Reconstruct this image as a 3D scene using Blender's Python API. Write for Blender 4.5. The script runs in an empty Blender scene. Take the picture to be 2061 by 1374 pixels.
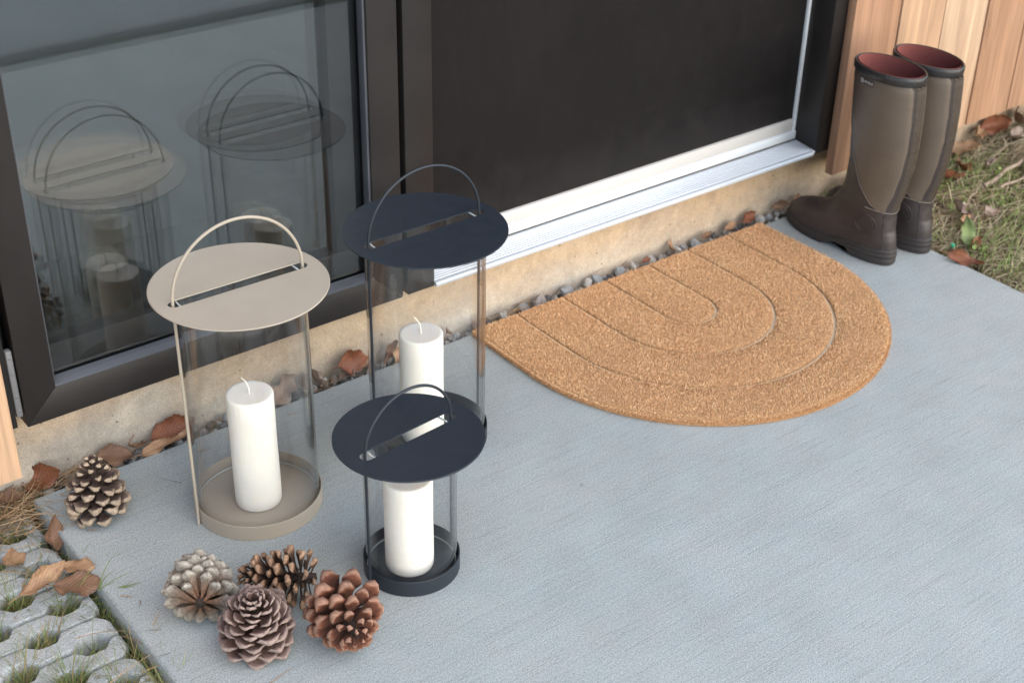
import bpy, bmesh, math, random
import numpy as np
from mathutils import Vector, Matrix, Euler, noise

R = math.radians
rng = np.random.default_rng(7)
random.seed(11)
scene = bpy.context.scene
COL = scene.collection

# ------------------------------------------------------------------ camera
cam_d = bpy.data.cameras.new('camera')
cam = bpy.data.objects.new('camera', cam_d)
COL.objects.link(cam)
cam.matrix_world = Matrix(((0.791704, 0.305374, -0.529105, -0.496217),
                           (-0.610636, 0.421254, -0.670573, -1.781499),
                           (0.018112, 0.853986, 0.519981, 1.332403),
                           (0, 0, 0, 1)))
cam_d.sensor_fit = 'HORIZONTAL'
cam_d.sensor_width = 36.0
cam_d.lens = 50.395
cam_d.clip_start = 0.05
cam_d.clip_end = 500.0
cam_d.dof.use_dof = True
cam_d.dof.focus_distance = 2.02
cam_d.dof.aperture_fstop = 7.1
scene.camera = cam

# ------------------------------------------------------------------ light
SUN_EL, SUN_AZ = 31.0, 170.0          # azimuth clockwise from +Y; the sun stands high in front of the house, veiled by thin cloud
world = bpy.data.worlds.new('World')
scene.world = world
world.use_nodes = True
wn = world.node_tree
for n in list(wn.nodes):
    wn.nodes.remove(n)
sky = wn.nodes.new('ShaderNodeTexSky')
sky.sky_type = 'NISHITA'
sky.sun_disc = False
sky.sun_elevation = R(SUN_EL)
sky.sun_rotation = R(SUN_AZ)
sky.air_density = 1.0
sky.dust_density = 0.6
sky.ozone_density = 0.25
bg = wn.nodes.new('ShaderNodeBackground')
bg.inputs['Strength'].default_value = 0.15
wo = wn.nodes.new('ShaderNodeOutputWorld')
wn.links.new(sky.outputs[0], bg.inputs[0])
wn.links.new(bg.outputs[0], wo.inputs[0])

sun_d = bpy.data.lights.new('sun', 'SUN')
sun_d.energy = 1.5
sun_d.angle = R(100)
sun_d.color = (1.0, 0.92, 0.80)
sun = bpy.data.objects.new('sun', sun_d)
COL.objects.link(sun)
sd = Vector((math.sin(R(SUN_AZ)) * math.cos(R(SUN_EL)), math.cos(R(SUN_AZ)) * math.cos(R(SUN_EL)), math.sin(R(SUN_EL))))
sun.rotation_euler = sd.to_track_quat('Z', 'Y').to_euler()
sun.location = sd * 20

vs = scene.view_settings
vs.view_transform = 'Standard'
vs.look = 'None'
vs.exposure = 1.32
vs.gamma = 1.0
vs.use_curve_mapping = False
scene.cycles.max_bounces = 8
scene.cycles.transparent_max_bounces = 24
scene.cycles.caustics_reflective = False
scene.cycles.caustics_refractive = False

# ------------------------------------------------------------------ helpers: objects
def tag(o, label=None, cat=None, group=None, kind=None):
    if label: o['label'] = label
    if cat: o['category'] = cat
    if group: o['group'] = group
    if kind: o['kind'] = kind
    return o

def empty(name, loc=(0, 0, 0), rz=0.0):
    o = bpy.data.objects.new(name, None)
    o.empty_display_size = 0.03
    COL.objects.link(o)
    o.location = loc
    o.rotation_euler = (0, 0, rz)
    return o

def link(name, me, parent=None, loc=None, rot=None, scale=None):
    o = bpy.data.objects.new(name, me)
    COL.objects.link(o)
    if parent is not None: o.parent = parent
    if loc is not None: o.location = loc
    if rot is not None: o.rotation_euler = rot
    if scale is not None: o.scale = scale
    return o

def make_mesh(name, verts, faces, mat=None, smooth=True):
    me = bpy.data.meshes.new(name)
    me.from_pydata([tuple(v) for v in verts], [], [tuple(f) for f in faces])
    if mat: me.materials.append(mat)
    if smooth: me.polygons.foreach_set('use_smooth', [True] * len(me.polygons))
    me.update()
    return me

def part(name, verts, faces, mat, parent=None, smooth=True, loc=None, rot=None):
    return link(name, make_mesh(name, verts, faces, mat, smooth), parent, loc, rot)

def from_bm(name, bm, mat, parent=None, smooth=False, angle=None):
    bmesh.ops.recalc_face_normals(bm, faces=bm.faces[:])
    me = bpy.data.meshes.new(name)
    bm.to_mesh(me); bm.free()
    me.materials.append(mat)
    if smooth: me.polygons.foreach_set('use_smooth', [True] * len(me.polygons))
    if angle is not None and hasattr(me, 'set_sharp_from_angle'):
        me.set_sharp_from_angle(angle=R(angle))
    return link(name, me, parent)

def box(name, x0, x1, y0, y1, z0, z1, mat, parent=None, bevel=0.0015, seg=2):
    bm = bmesh.new()
    bmesh.ops.create_cube(bm, size=1.0)
    for v in bm.verts:
        v.co = Vector((x0 + (v.co.x + .5) * (x1 - x0), y0 + (v.co.y + .5) * (y1 - y0), z0 + (v.co.z + .5) * (z1 - z0)))
    if bevel > 0:
        bmesh.ops.bevel(bm, geom=bm.edges[:], offset=bevel, segments=seg, affect='EDGES', profile=.5)
    return from_bm(name, bm, mat, parent, smooth=bevel > 0, angle=40)

def grid_faces(nu, nv, wrap_u=False, wrap_v=False, off=0, flip=False):
    F = []
    for i in range(nu if wrap_u else nu - 1):
        for j in range(nv if wrap_v else nv - 1):
            a = i * nv + j; b = ((i + 1) % nu) * nv + j
            c = ((i + 1) % nu) * nv + (j + 1) % nv; d = i * nv + (j + 1) % nv
            F.append((a + off, d + off, c + off, b + off) if flip else (a + off, b + off, c + off, d + off))
    return F

def lathe_geo(profile, n=96):
    V = []
    for k in range(n):
        a = 2 * math.pi * k / n
        for r, z in profile:
            V.append((r * math.cos(a), r * math.sin(a), z))
    return V, grid_faces(n, len(profile), wrap_u=True)

def lathe(name, profile, mat, parent=None, n=96, angle=35):
    V, F = lathe_geo(profile, n)
    o = part(name, V, F, mat, parent)
    if hasattr(o.data, 'set_sharp_from_angle'): o.data.set_sharp_from_angle(angle=R(angle))
    return o

def tube_geo(path, rad, n=10, closed=False, caps=True):
    path = [Vector(p) for p in path]
    m = len(path)
    rads = rad if isinstance(rad, (list, tuple)) else [rad] * m
    V, F = [], []
    nrm = None
    for i in range(m):
        a = path[(i - 1) % m] if (closed or i > 0) else path[i]
        b = path[(i + 1) % m] if (closed or i < m - 1) else path[i]
        t = (b - a).normalized()
        if nrm is None:
            nrm = t.orthogonal().normalized()
        nrm = (nrm - t * nrm.dot(t)).normalized()
        bi = t.cross(nrm)
        for k in range(n):
            w = 2 * math.pi * k / n
            V.append(path[i] + (nrm * math.cos(w) + bi * math.sin(w)) * rads[i])
    F = grid_faces(m, n, wrap_u=closed, wrap_v=True)
    if caps and not closed:
        F.append(tuple(range(n))[::-1]); F.append(tuple(range((m - 1) * n, m * n)))
    return V, F

def tube(name, path, rad, mat, parent=None, n=10, closed=False):
    V, F = tube_geo(path, rad, n, closed)
    return part(name, V, F, mat, parent)

def fast_mesh(name, co, tris, mat, attrs=None, smooth=False):
    """co (n,3) float array, tris (m,3) int array -> mesh with optional per-vertex float attributes"""
    me = bpy.data.meshes.new(name)
    n, m = len(co), len(tris)
    me.vertices.add(n)
    me.vertices.foreach_set('co', np.asarray(co, np.float32).ravel())
    me.loops.add(m * 3)
    me.loops.foreach_set('vertex_index', np.asarray(tris, np.int32).ravel())
    me.polygons.add(m)
    me.polygons.foreach_set('loop_start', np.arange(0, m * 3, 3, dtype=np.int32))
    me.polygons.foreach_set('loop_total', np.full(m, 3, np.int32))
    if smooth: me.polygons.foreach_set('use_smooth', np.ones(m, bool))
    me.update(calc_edges=True)
    for k, v in (attrs or {}).items():
        at = me.attributes.new(k, 'FLOAT', 'POINT')
        at.data.foreach_set('value', np.asarray(v, np.float32))
    me.materials.append(mat)
    return me

# ------------------------------------------------------------------ helpers: materials
class Mat:
    def __init__(s, name, rough=.6, spec=.4, metallic=0.0, base=(.5, .5, .5)):
        s.m = bpy.data.materials.new(name); s.m.use_nodes = True
        s.nt = s.m.node_tree; s.N = s.nt.nodes; s.L = s.nt.links
        s.b = s.N['Principled BSDF']; s.out = s.N['Material Output']
        s.set('Roughness', rough); s.set('Specular IOR Level', spec); s.set('Metallic', metallic)
        s.set('Base Color', (*base, 1))
        s.last_bump = None
        s.tc = s.N.new('ShaderNodeTexCoord')
    def set(s, k, v): s.b.inputs[k].default_value = v
    def co(s, scale=(1, 1, 1), rot=(0, 0, 0), rnd=False, out='Object'):
        mp = s.N.new('ShaderNodeMapping')
        mp.inputs['Scale'].default_value = scale
        mp.inputs['Rotation'].default_value = rot
        s.L.new(s.tc.outputs[out], mp.inputs['Vector'])
        if rnd:
            oi = s.N.new('ShaderNodeObjectInfo')
            mu = s.N.new('ShaderNodeMath'); mu.operation = 'MULTIPLY'; mu.inputs[1].default_value = 37.0
            s.L.new(oi.outputs['Random'], mu.inputs[0])
            cb = s.N.new('ShaderNodeCombineXYZ')
            for k in range(3): s.L.new(mu.outputs[0], cb.inputs[k])
            s.L.new(cb.outputs[0], mp.inputs['Location'])
        return mp.outputs[0]
    def noise(s, scale, detail=4, rough=.55, vec=None, dist=0.0):
        n = s.N.new('ShaderNodeTexNoise')
        n.inputs['Scale'].default_value = scale; n.inputs['Detail'].default_value = detail
        n.inputs['Roughness'].default_value = rough; n.inputs['Distortion'].default_value = dist
        s.L.new(vec if vec is not None else s.tc.outputs['Object'], n.inputs['Vector'])
        return n.outputs['Fac']
    def voronoi(s, scale, vec=None, out='Distance', rand=1.0):
        n = s.N.new('ShaderNodeTexVoronoi')
        n.inputs['Scale'].default_value = scale; n.inputs['Randomness'].default_value = rand
        s.L.new(vec if vec is not None else s.tc.outputs['Object'], n.inputs['Vector'])
        return n.outputs[out]
    def ramp(s, fac, stops, interp='LINEAR'):
        r = s.N.new('ShaderNodeValToRGB'); r.color_ramp.interpolation = interp
        el = r.color_ramp.elements
        while len(el) < len(stops): el.new(.5)
        for e, (p, c) in zip(el, stops):
            e.position = p
            e.color = (*c, 1) if isinstance(c, (tuple, list)) else (c, c, c, 1)
        s.L.new(fac, r.inputs[0])
        return r.outputs[0]
    def mix(s, fac, a, b, mode='MIX'):
        n = s.N.new('ShaderNodeMix'); n.data_type = 'RGBA'; n.blend_type = mode
        for sock, v in ((n.inputs[0], fac), (n.inputs[6], a), (n.inputs[7], b)):
            if hasattr(v, 'links'): s.L.new(v, sock)
            elif isinstance(v, (tuple, list)): sock.default_value = (*v, 1)
            else: sock.default_value = v
        return n.outputs[2]
    def math(s, op, a, b=None, clamp=False):
        n = s.N.new('ShaderNodeMath'); n.operation = op; n.use_clamp = clamp
        for sock, v in zip(n.inputs, (a, b)):
            if v is None: continue
            if hasattr(v, 'links'): s.L.new(v, sock)
            else: sock.default_value = v
        return n.outputs[0]
    def attr(s, name):
        n = s.N.new('ShaderNodeAttribute'); n.attribute_name = name
        return n.outputs['Fac']
    def rnd(s):
        return s.N.new('ShaderNodeObjectInfo').outputs['Random']
    def sep(s, axis, vec=None):
        n = s.N.new('ShaderNodeSeparateXYZ')
        s.L.new(vec if vec is not None else s.tc.outputs['Object'], n.inputs[0])
        return n.outputs[axis]
    def color(s, c): s.L.new(c, s.b.inputs['Base Color'])
    def roughness(s, c): s.L.new(c, s.b.inputs['Roughness'])
    def bump(s, h, strength=.3, dist=.001):
        n = s.N.new('ShaderNodeBump')
        n.inputs['Strength'].default_value = strength; n.inputs['Distance'].default_value = dist
        s.L.new(h, n.inputs['Height'])
        if s.last_bump is not None: s.L.new(s.last_bump, n.inputs['Normal'])
        s.last_bump = n.outputs[0]
        s.L.new(n.outputs[0], s.b.inputs['Normal'])

# --- concrete slab, broom finished along x
m = Mat('broomed_concrete', rough=.88, spec=.25)
line = m.noise(1.0, 2, .6, m.co((9, 420, 20)), dist=.35)
line2 = m.noise(1.0, 3, .6, m.co((3.5, 130, 20)), dist=.3)
blot = m.noise(2.6, 6, .62); blot2 = m.noise(9, 5, .6)
spk = m.noise(900, 1, .9); spk2 = m.noise(330, 3, .8)
pit = m.voronoi(95, out='Distance')
base = m.ramp(blot, [(.3, (.336, .366, .358)), (.7, (.388, .414, .403))])
base = m.mix(.22, base, m.ramp(m.noise(17, 4, .6), [(.3, (.46, .53, .53)), (.7, (.55, .48, .46))]), 'OVERLAY')
base = m.mix(.22, base, m.ramp(blot2, [(.3, .38), (.7, .62)]), 'OVERLAY')
base = m.mix(m.ramp(line, [(.30, .30), (.44, 0.0)]), base, (.19, .20, .20))
base = m.mix(.13, base, m.ramp(line2, [(.3, .36), (.7, .64)]), 'OVERLAY')
base = m.mix(.85, base, m.ramp(spk, [(.32, .2), (.68, .8)]), 'OVERLAY')
base = m.mix(.5, base, m.ramp(spk2, [(.32, .25), (.68, .75)]), 'OVERLAY')
base = m.mix(m.ramp(pit, [(.035, .8), (.075, 0.0)]), base, (.11, .11, .11))
base = m.mix(m.ramp(m.voronoi(85, m.co((1, 1, 1), rot=(.3, .2, .9))), [(.03, .8), (.055, 0.0)]), base, (.72, .72, .70))
base = m.mix(m.ramp(m.voronoi(7.5, m.co((1, 1, 1), rot=(.1, .6, .4))), [(.012, .7), (.03, 0.0)]), base, (.16, .145, .13))
m.color(base)
m.bump(m.ramp(line, [(.3, 0.0), (.5, 1.0)]), .25, .0008); m.bump(spk2, .35, .0007); m.bump(m.ramp(pit, [(.03, 0.0), (.09, 1.0)]), .4, .0009)
M_SLAB = m.m

# --- paver concrete (coarser, cleaner grey)
m = Mat('paver_concrete', rough=.9, spec=.2)
blot = m.noise(14, 5, .65, m.co(rnd=True)); spk = m.noise(420, 3, .75)
base = m.ramp(blot, [(.3, (.34, .36, .355)), (.7, (.47, .485, .475))])
base = m.mix(.65, base, m.ramp(spk, [(.3, .2), (.7, .8)]), 'OVERLAY')
pit = m.voronoi(150)
base = m.mix(m.ramp(pit, [(.06, .8), (.13, 0.0)]), base, (.10, .10, .095))
base = m.mix(m.ramp(m.noise(26, 4, .7), [(.55, 0.0), (.75, .35)]), base, (.13, .135, .085))
m.color(base); m.bump(spk, .8, .0014); m.bump(m.noise(90, 5, .7), .4, .002)
M_PAVER = m.m

# --- plinth: rendered concrete, blotchy, warmer in colour towards the top and the right
m = Mat('blotchy_plinth', rough=.88, spec=.22)
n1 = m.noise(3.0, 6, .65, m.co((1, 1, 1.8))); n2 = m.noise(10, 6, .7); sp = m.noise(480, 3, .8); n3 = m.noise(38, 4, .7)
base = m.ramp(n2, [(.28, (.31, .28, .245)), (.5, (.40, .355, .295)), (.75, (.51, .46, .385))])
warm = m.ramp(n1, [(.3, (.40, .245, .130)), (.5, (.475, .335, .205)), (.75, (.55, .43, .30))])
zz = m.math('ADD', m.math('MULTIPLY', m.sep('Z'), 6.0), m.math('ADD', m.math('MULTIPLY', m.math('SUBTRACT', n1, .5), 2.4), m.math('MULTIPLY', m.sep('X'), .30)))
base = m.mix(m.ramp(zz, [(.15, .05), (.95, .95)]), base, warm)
base = m.mix(.35, base, m.ramp(n3, [(.3, .3), (.7, .7)]), 'OVERLAY')
base = m.mix(.6, base, m.ramp(sp, [(.3, .25), (.7, .75)]), 'OVERLAY')
pit = m.voronoi(42, m.co((1, 1, 1), rot=(.4, .1, .2)))
base = m.mix(m.ramp(pit, [(.04, .9), (.085, 0.0)]), base, (.08, .065, .05))
pit2 = m.voronoi(130, m.co((1, 1, 1), rot=(.1, .5, .2)))
base = m.mix(m.ramp(pit2, [(.05, .6), (.10, 0.0)]), base, (.14, .11, .085))
m.color(base); m.bump(sp, .5, .0008); m.bump(n3, .5, .003); m.bump(n2, .4, .005); m.bump(m.ramp(pit, [(.03, 0.0), (.1, 1.0)]), .7, .002)
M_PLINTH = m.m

# --- cedar boards
m = Mat('cedar', rough=.62, spec=.3)
v = m.co((26, 26, 1.6), rnd=True)
g1 = m.noise(1.0, 6, .6, v, dist=1.2); g2 = m.noise(1.0, 3, .6, m.co((210, 210, 5), rnd=True)); g3 = m.noise(5, 3, .5, m.co((1, 1, .35), rnd=True))
tone = m.ramp(m.rnd(), [(0, (.58, .405, .275)), (.25, (.50, .315, .195)), (.5, (.34, .185, .112)), (.75, (.45, .27, .16)), (1, (.58, .415, .285))])
base = m.mix(.7, tone, m.ramp(g1, [(.3, .28), (.7, .72)]), 'OVERLAY')
base = m.mix(.35, base, m.ramp(g2, [(.3, .3), (.7, .7)]), 'OVERLAY')
base = m.mix(m.ramp(g3, [(.5, 0.0), (.75, .35)]), base, (.40, .20, .10))
m.color(base); m.bump(g2, .35, .0008); m.bump(g1, .2, .001)
M_CEDAR = m.m
m = Mat('cavity_membrane', rough=.9, base=(.012, .011, .010)); M_CAVITY = m.m

# --- dark powder coated frame
def coat(name, col, rough, bumpy=.15, spec=.4):
    m = Mat(name, rough=rough, spec=spec)
    a = m.noise(7, 4, .6); f = m.noise(900, 2, .6)
    c = tuple(x * .86 for x in col); d = tuple(min(1, x * 1.12) for x in col)
    m.color(m.ramp(a, [(.3, c), (.7, d)]))
    m.roughness(m.ramp(a, [(.3, max(0, rough - .06)), (.7, min(1, rough + .06))]))
    if bumpy: m.bump(f, bumpy, .0004)
    return m.m
M_FRAME = coat('dark_frame', (.0155, .0128, .0120), .45)
m = Mat('dark_door_panel', rough=.55, spec=.18)
a = m.noise(5, 5, .65, m.co((1, 1, .6))); w = m.noise(1, 3, .7, m.co((420, 420, 12))); d = m.noise(16, 6, .75); f = m.noise(600, 2, .8)
c = m.ramp(a, [(.3, (.0078, .0064, .0064)), (.7, (.0112, .0094, .0090))])
c = m.mix(.5, c, m.ramp(w, [(.3, .35), (.7, .65)]), 'OVERLAY')
low = m.ramp(m.math('SUBTRACT', m.math('MULTIPLY', m.sep('Z'), 4.0), m.math('MULTIPLY', d, 1.1)), [(.0, .16), (.6, .0)])
c = m.mix(low, c, (.075, .068, .062))
c = m.mix(m.ramp(f, [(.68, 0.0), (.76, .30)]), c, (.035, .032, .030))
m.color(c); m.roughness(m.ramp(d, [(.3, .48), (.7, .7)])); m.bump(w, .2, .0005)
M_DOOR = m.m
M_BEAD = coat('frame_bead', (.075, .078, .088), .35)  # paler grey-blue than the frame: sky reflection put into the colour
M_GASKET = coat('black_gasket', (.006, .006, .006), .6)
M_INNER = coat('inner_frame', (.005, .0058, .0075), .6)
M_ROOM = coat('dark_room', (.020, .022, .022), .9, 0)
M_HINGE = coat('hinge_steel', (.16, .16, .165), .5)
def alu(name, col, rough, metal):
    m = Mat(name, rough=rough, spec=.5, metallic=metal)
    a = m.noise(1, 4, .6, m.co((6, 260, 260)))
    m.color(m.ramp(a, [(.3, tuple(x * .9 for x in col)), (.7, col)]))
    m.roughness(m.ramp(m.noise(20, 4, .6), [(.3, rough - .08), (.7, rough + .08)]))
    m.bump(a, .08, .0004)
    return m.m
M_ALU = alu('threshold_aluminium', (.66, .69, .72), .42, .35)
M_SEAL = alu('pale_seal', (.55, .52, .48), .6, 0)
M_WHITE = alu('white_strip', (.74, .76, .77), .5, .1)

# --- window and lantern glass: thin sheets, mirror part by Schlick's law
def sheet_glass(name, gain, tint=(1, 1, 1), f0=.04, edge=0.0):
    m = bpy.data.materials.new(name); m.use_nodes = True
    nt = m.node_tree; N = nt.nodes; L = nt.links
    N.remove(N['Principled BSDF'])
    lw = N.new('ShaderNodeLayerWeight'); lw.inputs[0].default_value = .5
    pw = N.new('ShaderNodeMath'); pw.operation = 'POWER'; pw.inputs[1].default_value = 5
    L.new(lw.outputs['Facing'], pw.inputs[0])
    ml = N.new('ShaderNodeMath'); ml.operation = 'MULTIPLY_ADD'; ml.inputs[1].default_value = 1 - f0; ml.inputs[2].default_value = f0
    L.new(pw.outputs[0], ml.inputs[0])
    gn = N.new('ShaderNodeMath'); gn.operation = 'MULTIPLY'; gn.inputs[1].default_value = gain; gn.use_clamp = True
    L.new(ml.outputs[0], gn.inputs[0])
    tr = N.new('ShaderNodeBsdfTransparent'); tr.inputs[0].default_value = (*tint, 1)
    if edge > 0:      # the light path through a thick wall grows towards its grazing edge
        p2 = N.new('ShaderNodeMath'); p2.operation = 'POWER'; p2.inputs[1].default_value = 7
        L.new(lw.outputs['Facing'], p2.inputs[0])
        mc = N.new('ShaderNodeMix'); mc.data_type = 'RGBA'
        L.new(p2.outputs[0], mc.inputs[0]); mc.inputs[6].default_value = (*tint, 1); mc.inputs[7].default_value = (1 - edge, 1 - edge * .93, 1 - edge * .95, 1)
        L.new(mc.outputs[2], tr.inputs[0])
    gl = N.new('ShaderNodeBsdfGlossy'); gl.inputs['Roughness'].default_value = .012
    mx = N.new('ShaderNodeMixShader')
    L.new(gn.outputs[0], mx.inputs[0]); L.new(tr.outputs[0], mx.inputs[1]); L.new(gl.outputs[0], mx.inputs[2])
    L.new(mx.outputs[0], N['Material Output'].inputs[0])
    return m
M_PANE = sheet_glass('window_glass', 2.8, (.96, .98, .975))
M_PANE_LOWE = sheet_glass('coated_window_glass', 4.0, (.9, .95, .93))
M_GLASS = sheet_glass('lantern_glass', 1.3, (.998, .999, .999), .035, .42)
m = Mat('glass_rim', rough=.15, spec=.6, base=(.55, .62, .60)); m.set('Transmission Weight', .35); M_RIM = m.m

# --- lanterns
def powder(name, col, rough):
    m = Mat(name, rough=rough, spec=.5)
    f = m.noise(1500, 2, .6); a = m.noise(9, 3, .5); d = m.noise(40, 5, .7)
    m.roughness(m.ramp(d, [(.3, rough - .05), (.7, rough + .08)]))
    m.color(m.ramp(a, [(.3, tuple(x * .95 for x in col)), (.7, tuple(x * 1.05 for x in col))]))
    m.bump(f, .35, .0003)
    return m.m
M_TAUPE = powder('taupe_powder_coat', (.368, .312, .244), .42)
M_NAVY = powder('blue_black_powder_coat', (.0135, .0185, .026), .50)
m = Mat('wax', rough=.5, spec=.35, base=(.87, .845, .78))
m.set('Subsurface Weight', .45); m.set('Subsurface Radius', (.02, .015, .01)); m.set('Subsurface Scale', .6)
a = m.noise(30, 3, .5, m.co((1, 1, 3))); m.color(m.ramp(a, [(.3, (.88, .825, .72)), (.7, (.91, .86, .765))])); m.bump(a, .12, .0015); m.bump(m.noise(500, 2, .6), .1, .0004)
M_WAX = m.m
m = Mat('wick_cotton', rough=.9, base=(.80, .77, .66)); M_WICK = m.m

# --- doormat
m = Mat('coir_backing', rough=.95, spec=.1)
f = m.noise(700, 3, .7); m.color(m.ramp(f, [(.3, (.28, .145, .065)), (.7, (.52, .32, .165))])); m.bump(f, .8, .002)
M_COIRBASE = m.m
m = Mat('coir_fibre', rough=.85, spec=.15)
r = m.attr('tone')
big = m.noise(7, 4, .6)
c = m.ramp(r, [(0, (.36, .175, .075)), (.3, (.68, .395, .195)), (.7, (.90, .60, .34)), (1, (.96, .77, .53))])
c = m.mix(.25, c, m.ramp(big, [(.3, .35), (.7, .65)]), 'OVERLAY')
m.color(c)
M_COIR = m.m
m = Mat('groove_backing', rough=.9, spec=.1)
f = m.noise(900, 2, .7); m.color(m.ramp(f, [(.3, (.50, .41, .28)), (.7, (.70, .60, .44))]))
M_GROOVE = m.m

# --- boots
def rubber(name, col, rough, mottled=.25, spec=.45):
    m = Mat(name, rough=rough, spec=spec)
    a = m.noise(16, 5, .65); f = m.noise(800, 2, .6); s = m.noise(60, 4, .7)
    c = m.ramp(a, [(.25, tuple(x * (1 - mottled) for x in col)), (.75, tuple(x * (1 + mottled) for x in col))])
    c = m.mix(m.ramp(s, [(.66, 0.0), (.85, .12)]), c, tuple(min(1, x * 2.2 + .03) for x in col))
    m.color(c); m.roughness(m.ramp(s, [(.3, rough - .08), (.75, rough + .15)]))
    m.bump(f, .15, .0004); m.bump(a, .1, .003); m.bump(m.noise(1, 3, .6, m.co((9, 9, 46)), dist=.8), .22, .004)
    return m.m
M_RUBBER = rubber('brown_rubber', (.040, .0305, .028), .42, .3)
M_SOLE = rubber('sole_rubber', (.030, .024, .022), .6)
M_PANEL = rubber('taupe_side_panel', (.110, .082, .060), .40, .1, .45)
M_STRIP = rubber('gloss_back_strip', (.058, .043, .032), .3, .15, .5)
M_CUFF = rubber('cuff_rubber', (.026, .023, .022), .32, .15, .5)
m = Mat('red_lining', rough=.95, spec=.1)
f = m.noise(700, 3, .7); m.color(m.ramp(f, [(.3, (.15, .048, .042)), (.7, (.255, .085, .072))])); m.bump(f, .5, .001)
M_LINING = m.m
m = Mat('badge_red', rough=.6, base=(.055, .030, .026)); M_BADGE = m.m
m = Mat('badge_white', rough=.5, base=(.75, .73, .70)); M_BADGETXT = m.m
m = Mat('seam_line', rough=.6, base=(.20, .165, .135)); M_SEAM = m.m

# --- pine cone scales: colour follows the scale from its foot (dark, deepened with painted shade for the gaps) to its thick tip
def cone_mat(name, inner, mid, tip, edge, mott=.3):
    m = Mat(name, rough=.68, spec=.3)
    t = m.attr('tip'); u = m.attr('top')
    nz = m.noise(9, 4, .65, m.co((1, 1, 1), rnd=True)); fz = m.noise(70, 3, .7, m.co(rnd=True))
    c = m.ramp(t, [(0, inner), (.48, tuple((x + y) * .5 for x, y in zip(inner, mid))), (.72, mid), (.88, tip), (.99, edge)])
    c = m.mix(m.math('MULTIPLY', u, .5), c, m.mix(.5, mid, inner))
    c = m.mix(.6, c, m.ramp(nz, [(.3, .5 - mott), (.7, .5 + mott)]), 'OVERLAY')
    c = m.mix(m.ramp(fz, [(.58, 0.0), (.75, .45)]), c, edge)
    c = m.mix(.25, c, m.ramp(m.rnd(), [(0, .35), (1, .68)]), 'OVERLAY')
    m.color(c); m.bump(fz, .5, .003)
    return m.m
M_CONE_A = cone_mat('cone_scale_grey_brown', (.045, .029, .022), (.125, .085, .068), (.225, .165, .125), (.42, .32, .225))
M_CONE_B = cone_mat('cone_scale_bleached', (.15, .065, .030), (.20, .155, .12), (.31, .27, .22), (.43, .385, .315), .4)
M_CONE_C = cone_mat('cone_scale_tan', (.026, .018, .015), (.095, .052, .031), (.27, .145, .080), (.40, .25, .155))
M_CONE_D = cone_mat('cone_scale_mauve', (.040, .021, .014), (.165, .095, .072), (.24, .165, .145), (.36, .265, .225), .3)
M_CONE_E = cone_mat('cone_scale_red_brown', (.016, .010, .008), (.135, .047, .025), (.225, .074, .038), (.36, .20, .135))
m = Mat('cone_core', rough=.9, base=(.035, .022, .016)); M_CORE = m.m

# --- leaves, pebbles, soil, grass
def leaf_mat(name, a, b, c):
    m = Mat(name, rough=.55, spec=.35)
    n = m.noise(45, 5, .65, m.co(rnd=True)); v = m.noise(1, 3, .6, m.co((60, 400, 60), rnd=True)); s = m.noise(180, 3, .7, m.co(rnd=True))
    col = m.ramp(n, [(.25, a), (.55, b), (.8, c)])
    col = m.mix(.35, col, m.ramp(v, [(.3, .35), (.7, .65)]), 'OVERLAY')
    col = m.mix(m.ramp(s, [(.6, 0.0), (.75, .5)]), col, tuple(x * .35 for x in a))
    ph = m.math('SUBTRACT', m.math('MULTIPLY', m.attr('along'), 62.0), m.math('MULTIPLY', m.attr('across'), 22.0))
    vein = m.math('MULTIPLY_ADD', m.math('SINE', ph), .5); m.nt.nodes[-1].inputs[2].default_value = .5
    col = m.mix(m.ramp(vein, [(.84, 0.0), (.98, .22)]), col, tuple(min(1, x * 1.7 + .02) for x in c))
    col = m.mix(m.ramp(m.attr('across'), [(.72, 0.0), (1.0, .45)]), col, tuple(x * .55 for x in a))
    m.color(col); m.bump(v, .3, .001); m.bump(vein, .4, .0009)
    return m.m
M_LEAF = [leaf_mat('leaf_rust', (.115, .040, .022), (.20, .070, .034), (.28, .115, .058)),
          leaf_mat('leaf_brown', (.105, .056, .034), (.185, .10, .058), (.27, .155, .095)),
          leaf_mat('leaf_tan', (.21, .115, .062), (.32, .185, .10), (.42, .265, .16)),
          leaf_mat('leaf_grey', (.16, .11, .085), (.27, .195, .15), (.38, .29, .23)),
          leaf_mat('leaf_green', (.13, .17, .055), (.18, .225, .08), (.24, .27, .11))]
def stone_mat(name, a, b):
    m = Mat(name, rough=.75, spec=.35)
    n = m.noise(2.2, 5, .65, m.co(rnd=True)); s = m.noise(22, 3, .7, m.co(rnd=True))
    c = m.ramp(n, [(.3, a), (.7, b)])
    c = m.mix(.55, c, m.ramp(s, [(.3, .3), (.7, .7)]), 'OVERLAY')
    c = m.mix(.4, c, m.ramp(m.rnd(), [(0, .3), (1, .7)]), 'OVERLAY')
    m.color(c); m.bump(s, .4, .02)
    return m.m
M_STONE = [stone_mat('stone_grey', (.21, .22, .225), (.36, .37, .365)), stone_mat('stone_pale', (.38, .37, .34), (.55, .53, .48)),
           stone_mat('stone_dark', (.075, .075, .08), (.16, .155, .15)), stone_mat('stone_pink', (.24, .21, .195), (.36, .325, .30))]
m = Mat('soil', rough=.95, spec=.1)
n = m.noise(9, 6, .7); f = m.noise(190, 4, .75)
c = m.ramp(n, [(.3, (.055, .045, .030)), (.55, (.115, .095, .060)), (.8, (.10, .105, .050))])
c = m.mix(.75, c, m.ramp(f, [(.3, .15), (.7, .85)]), 'OVERLAY')
m.color(c); m.bump(f, .9, .006); m.bump(n, .5, .02)
M_SOIL = m.m
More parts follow.
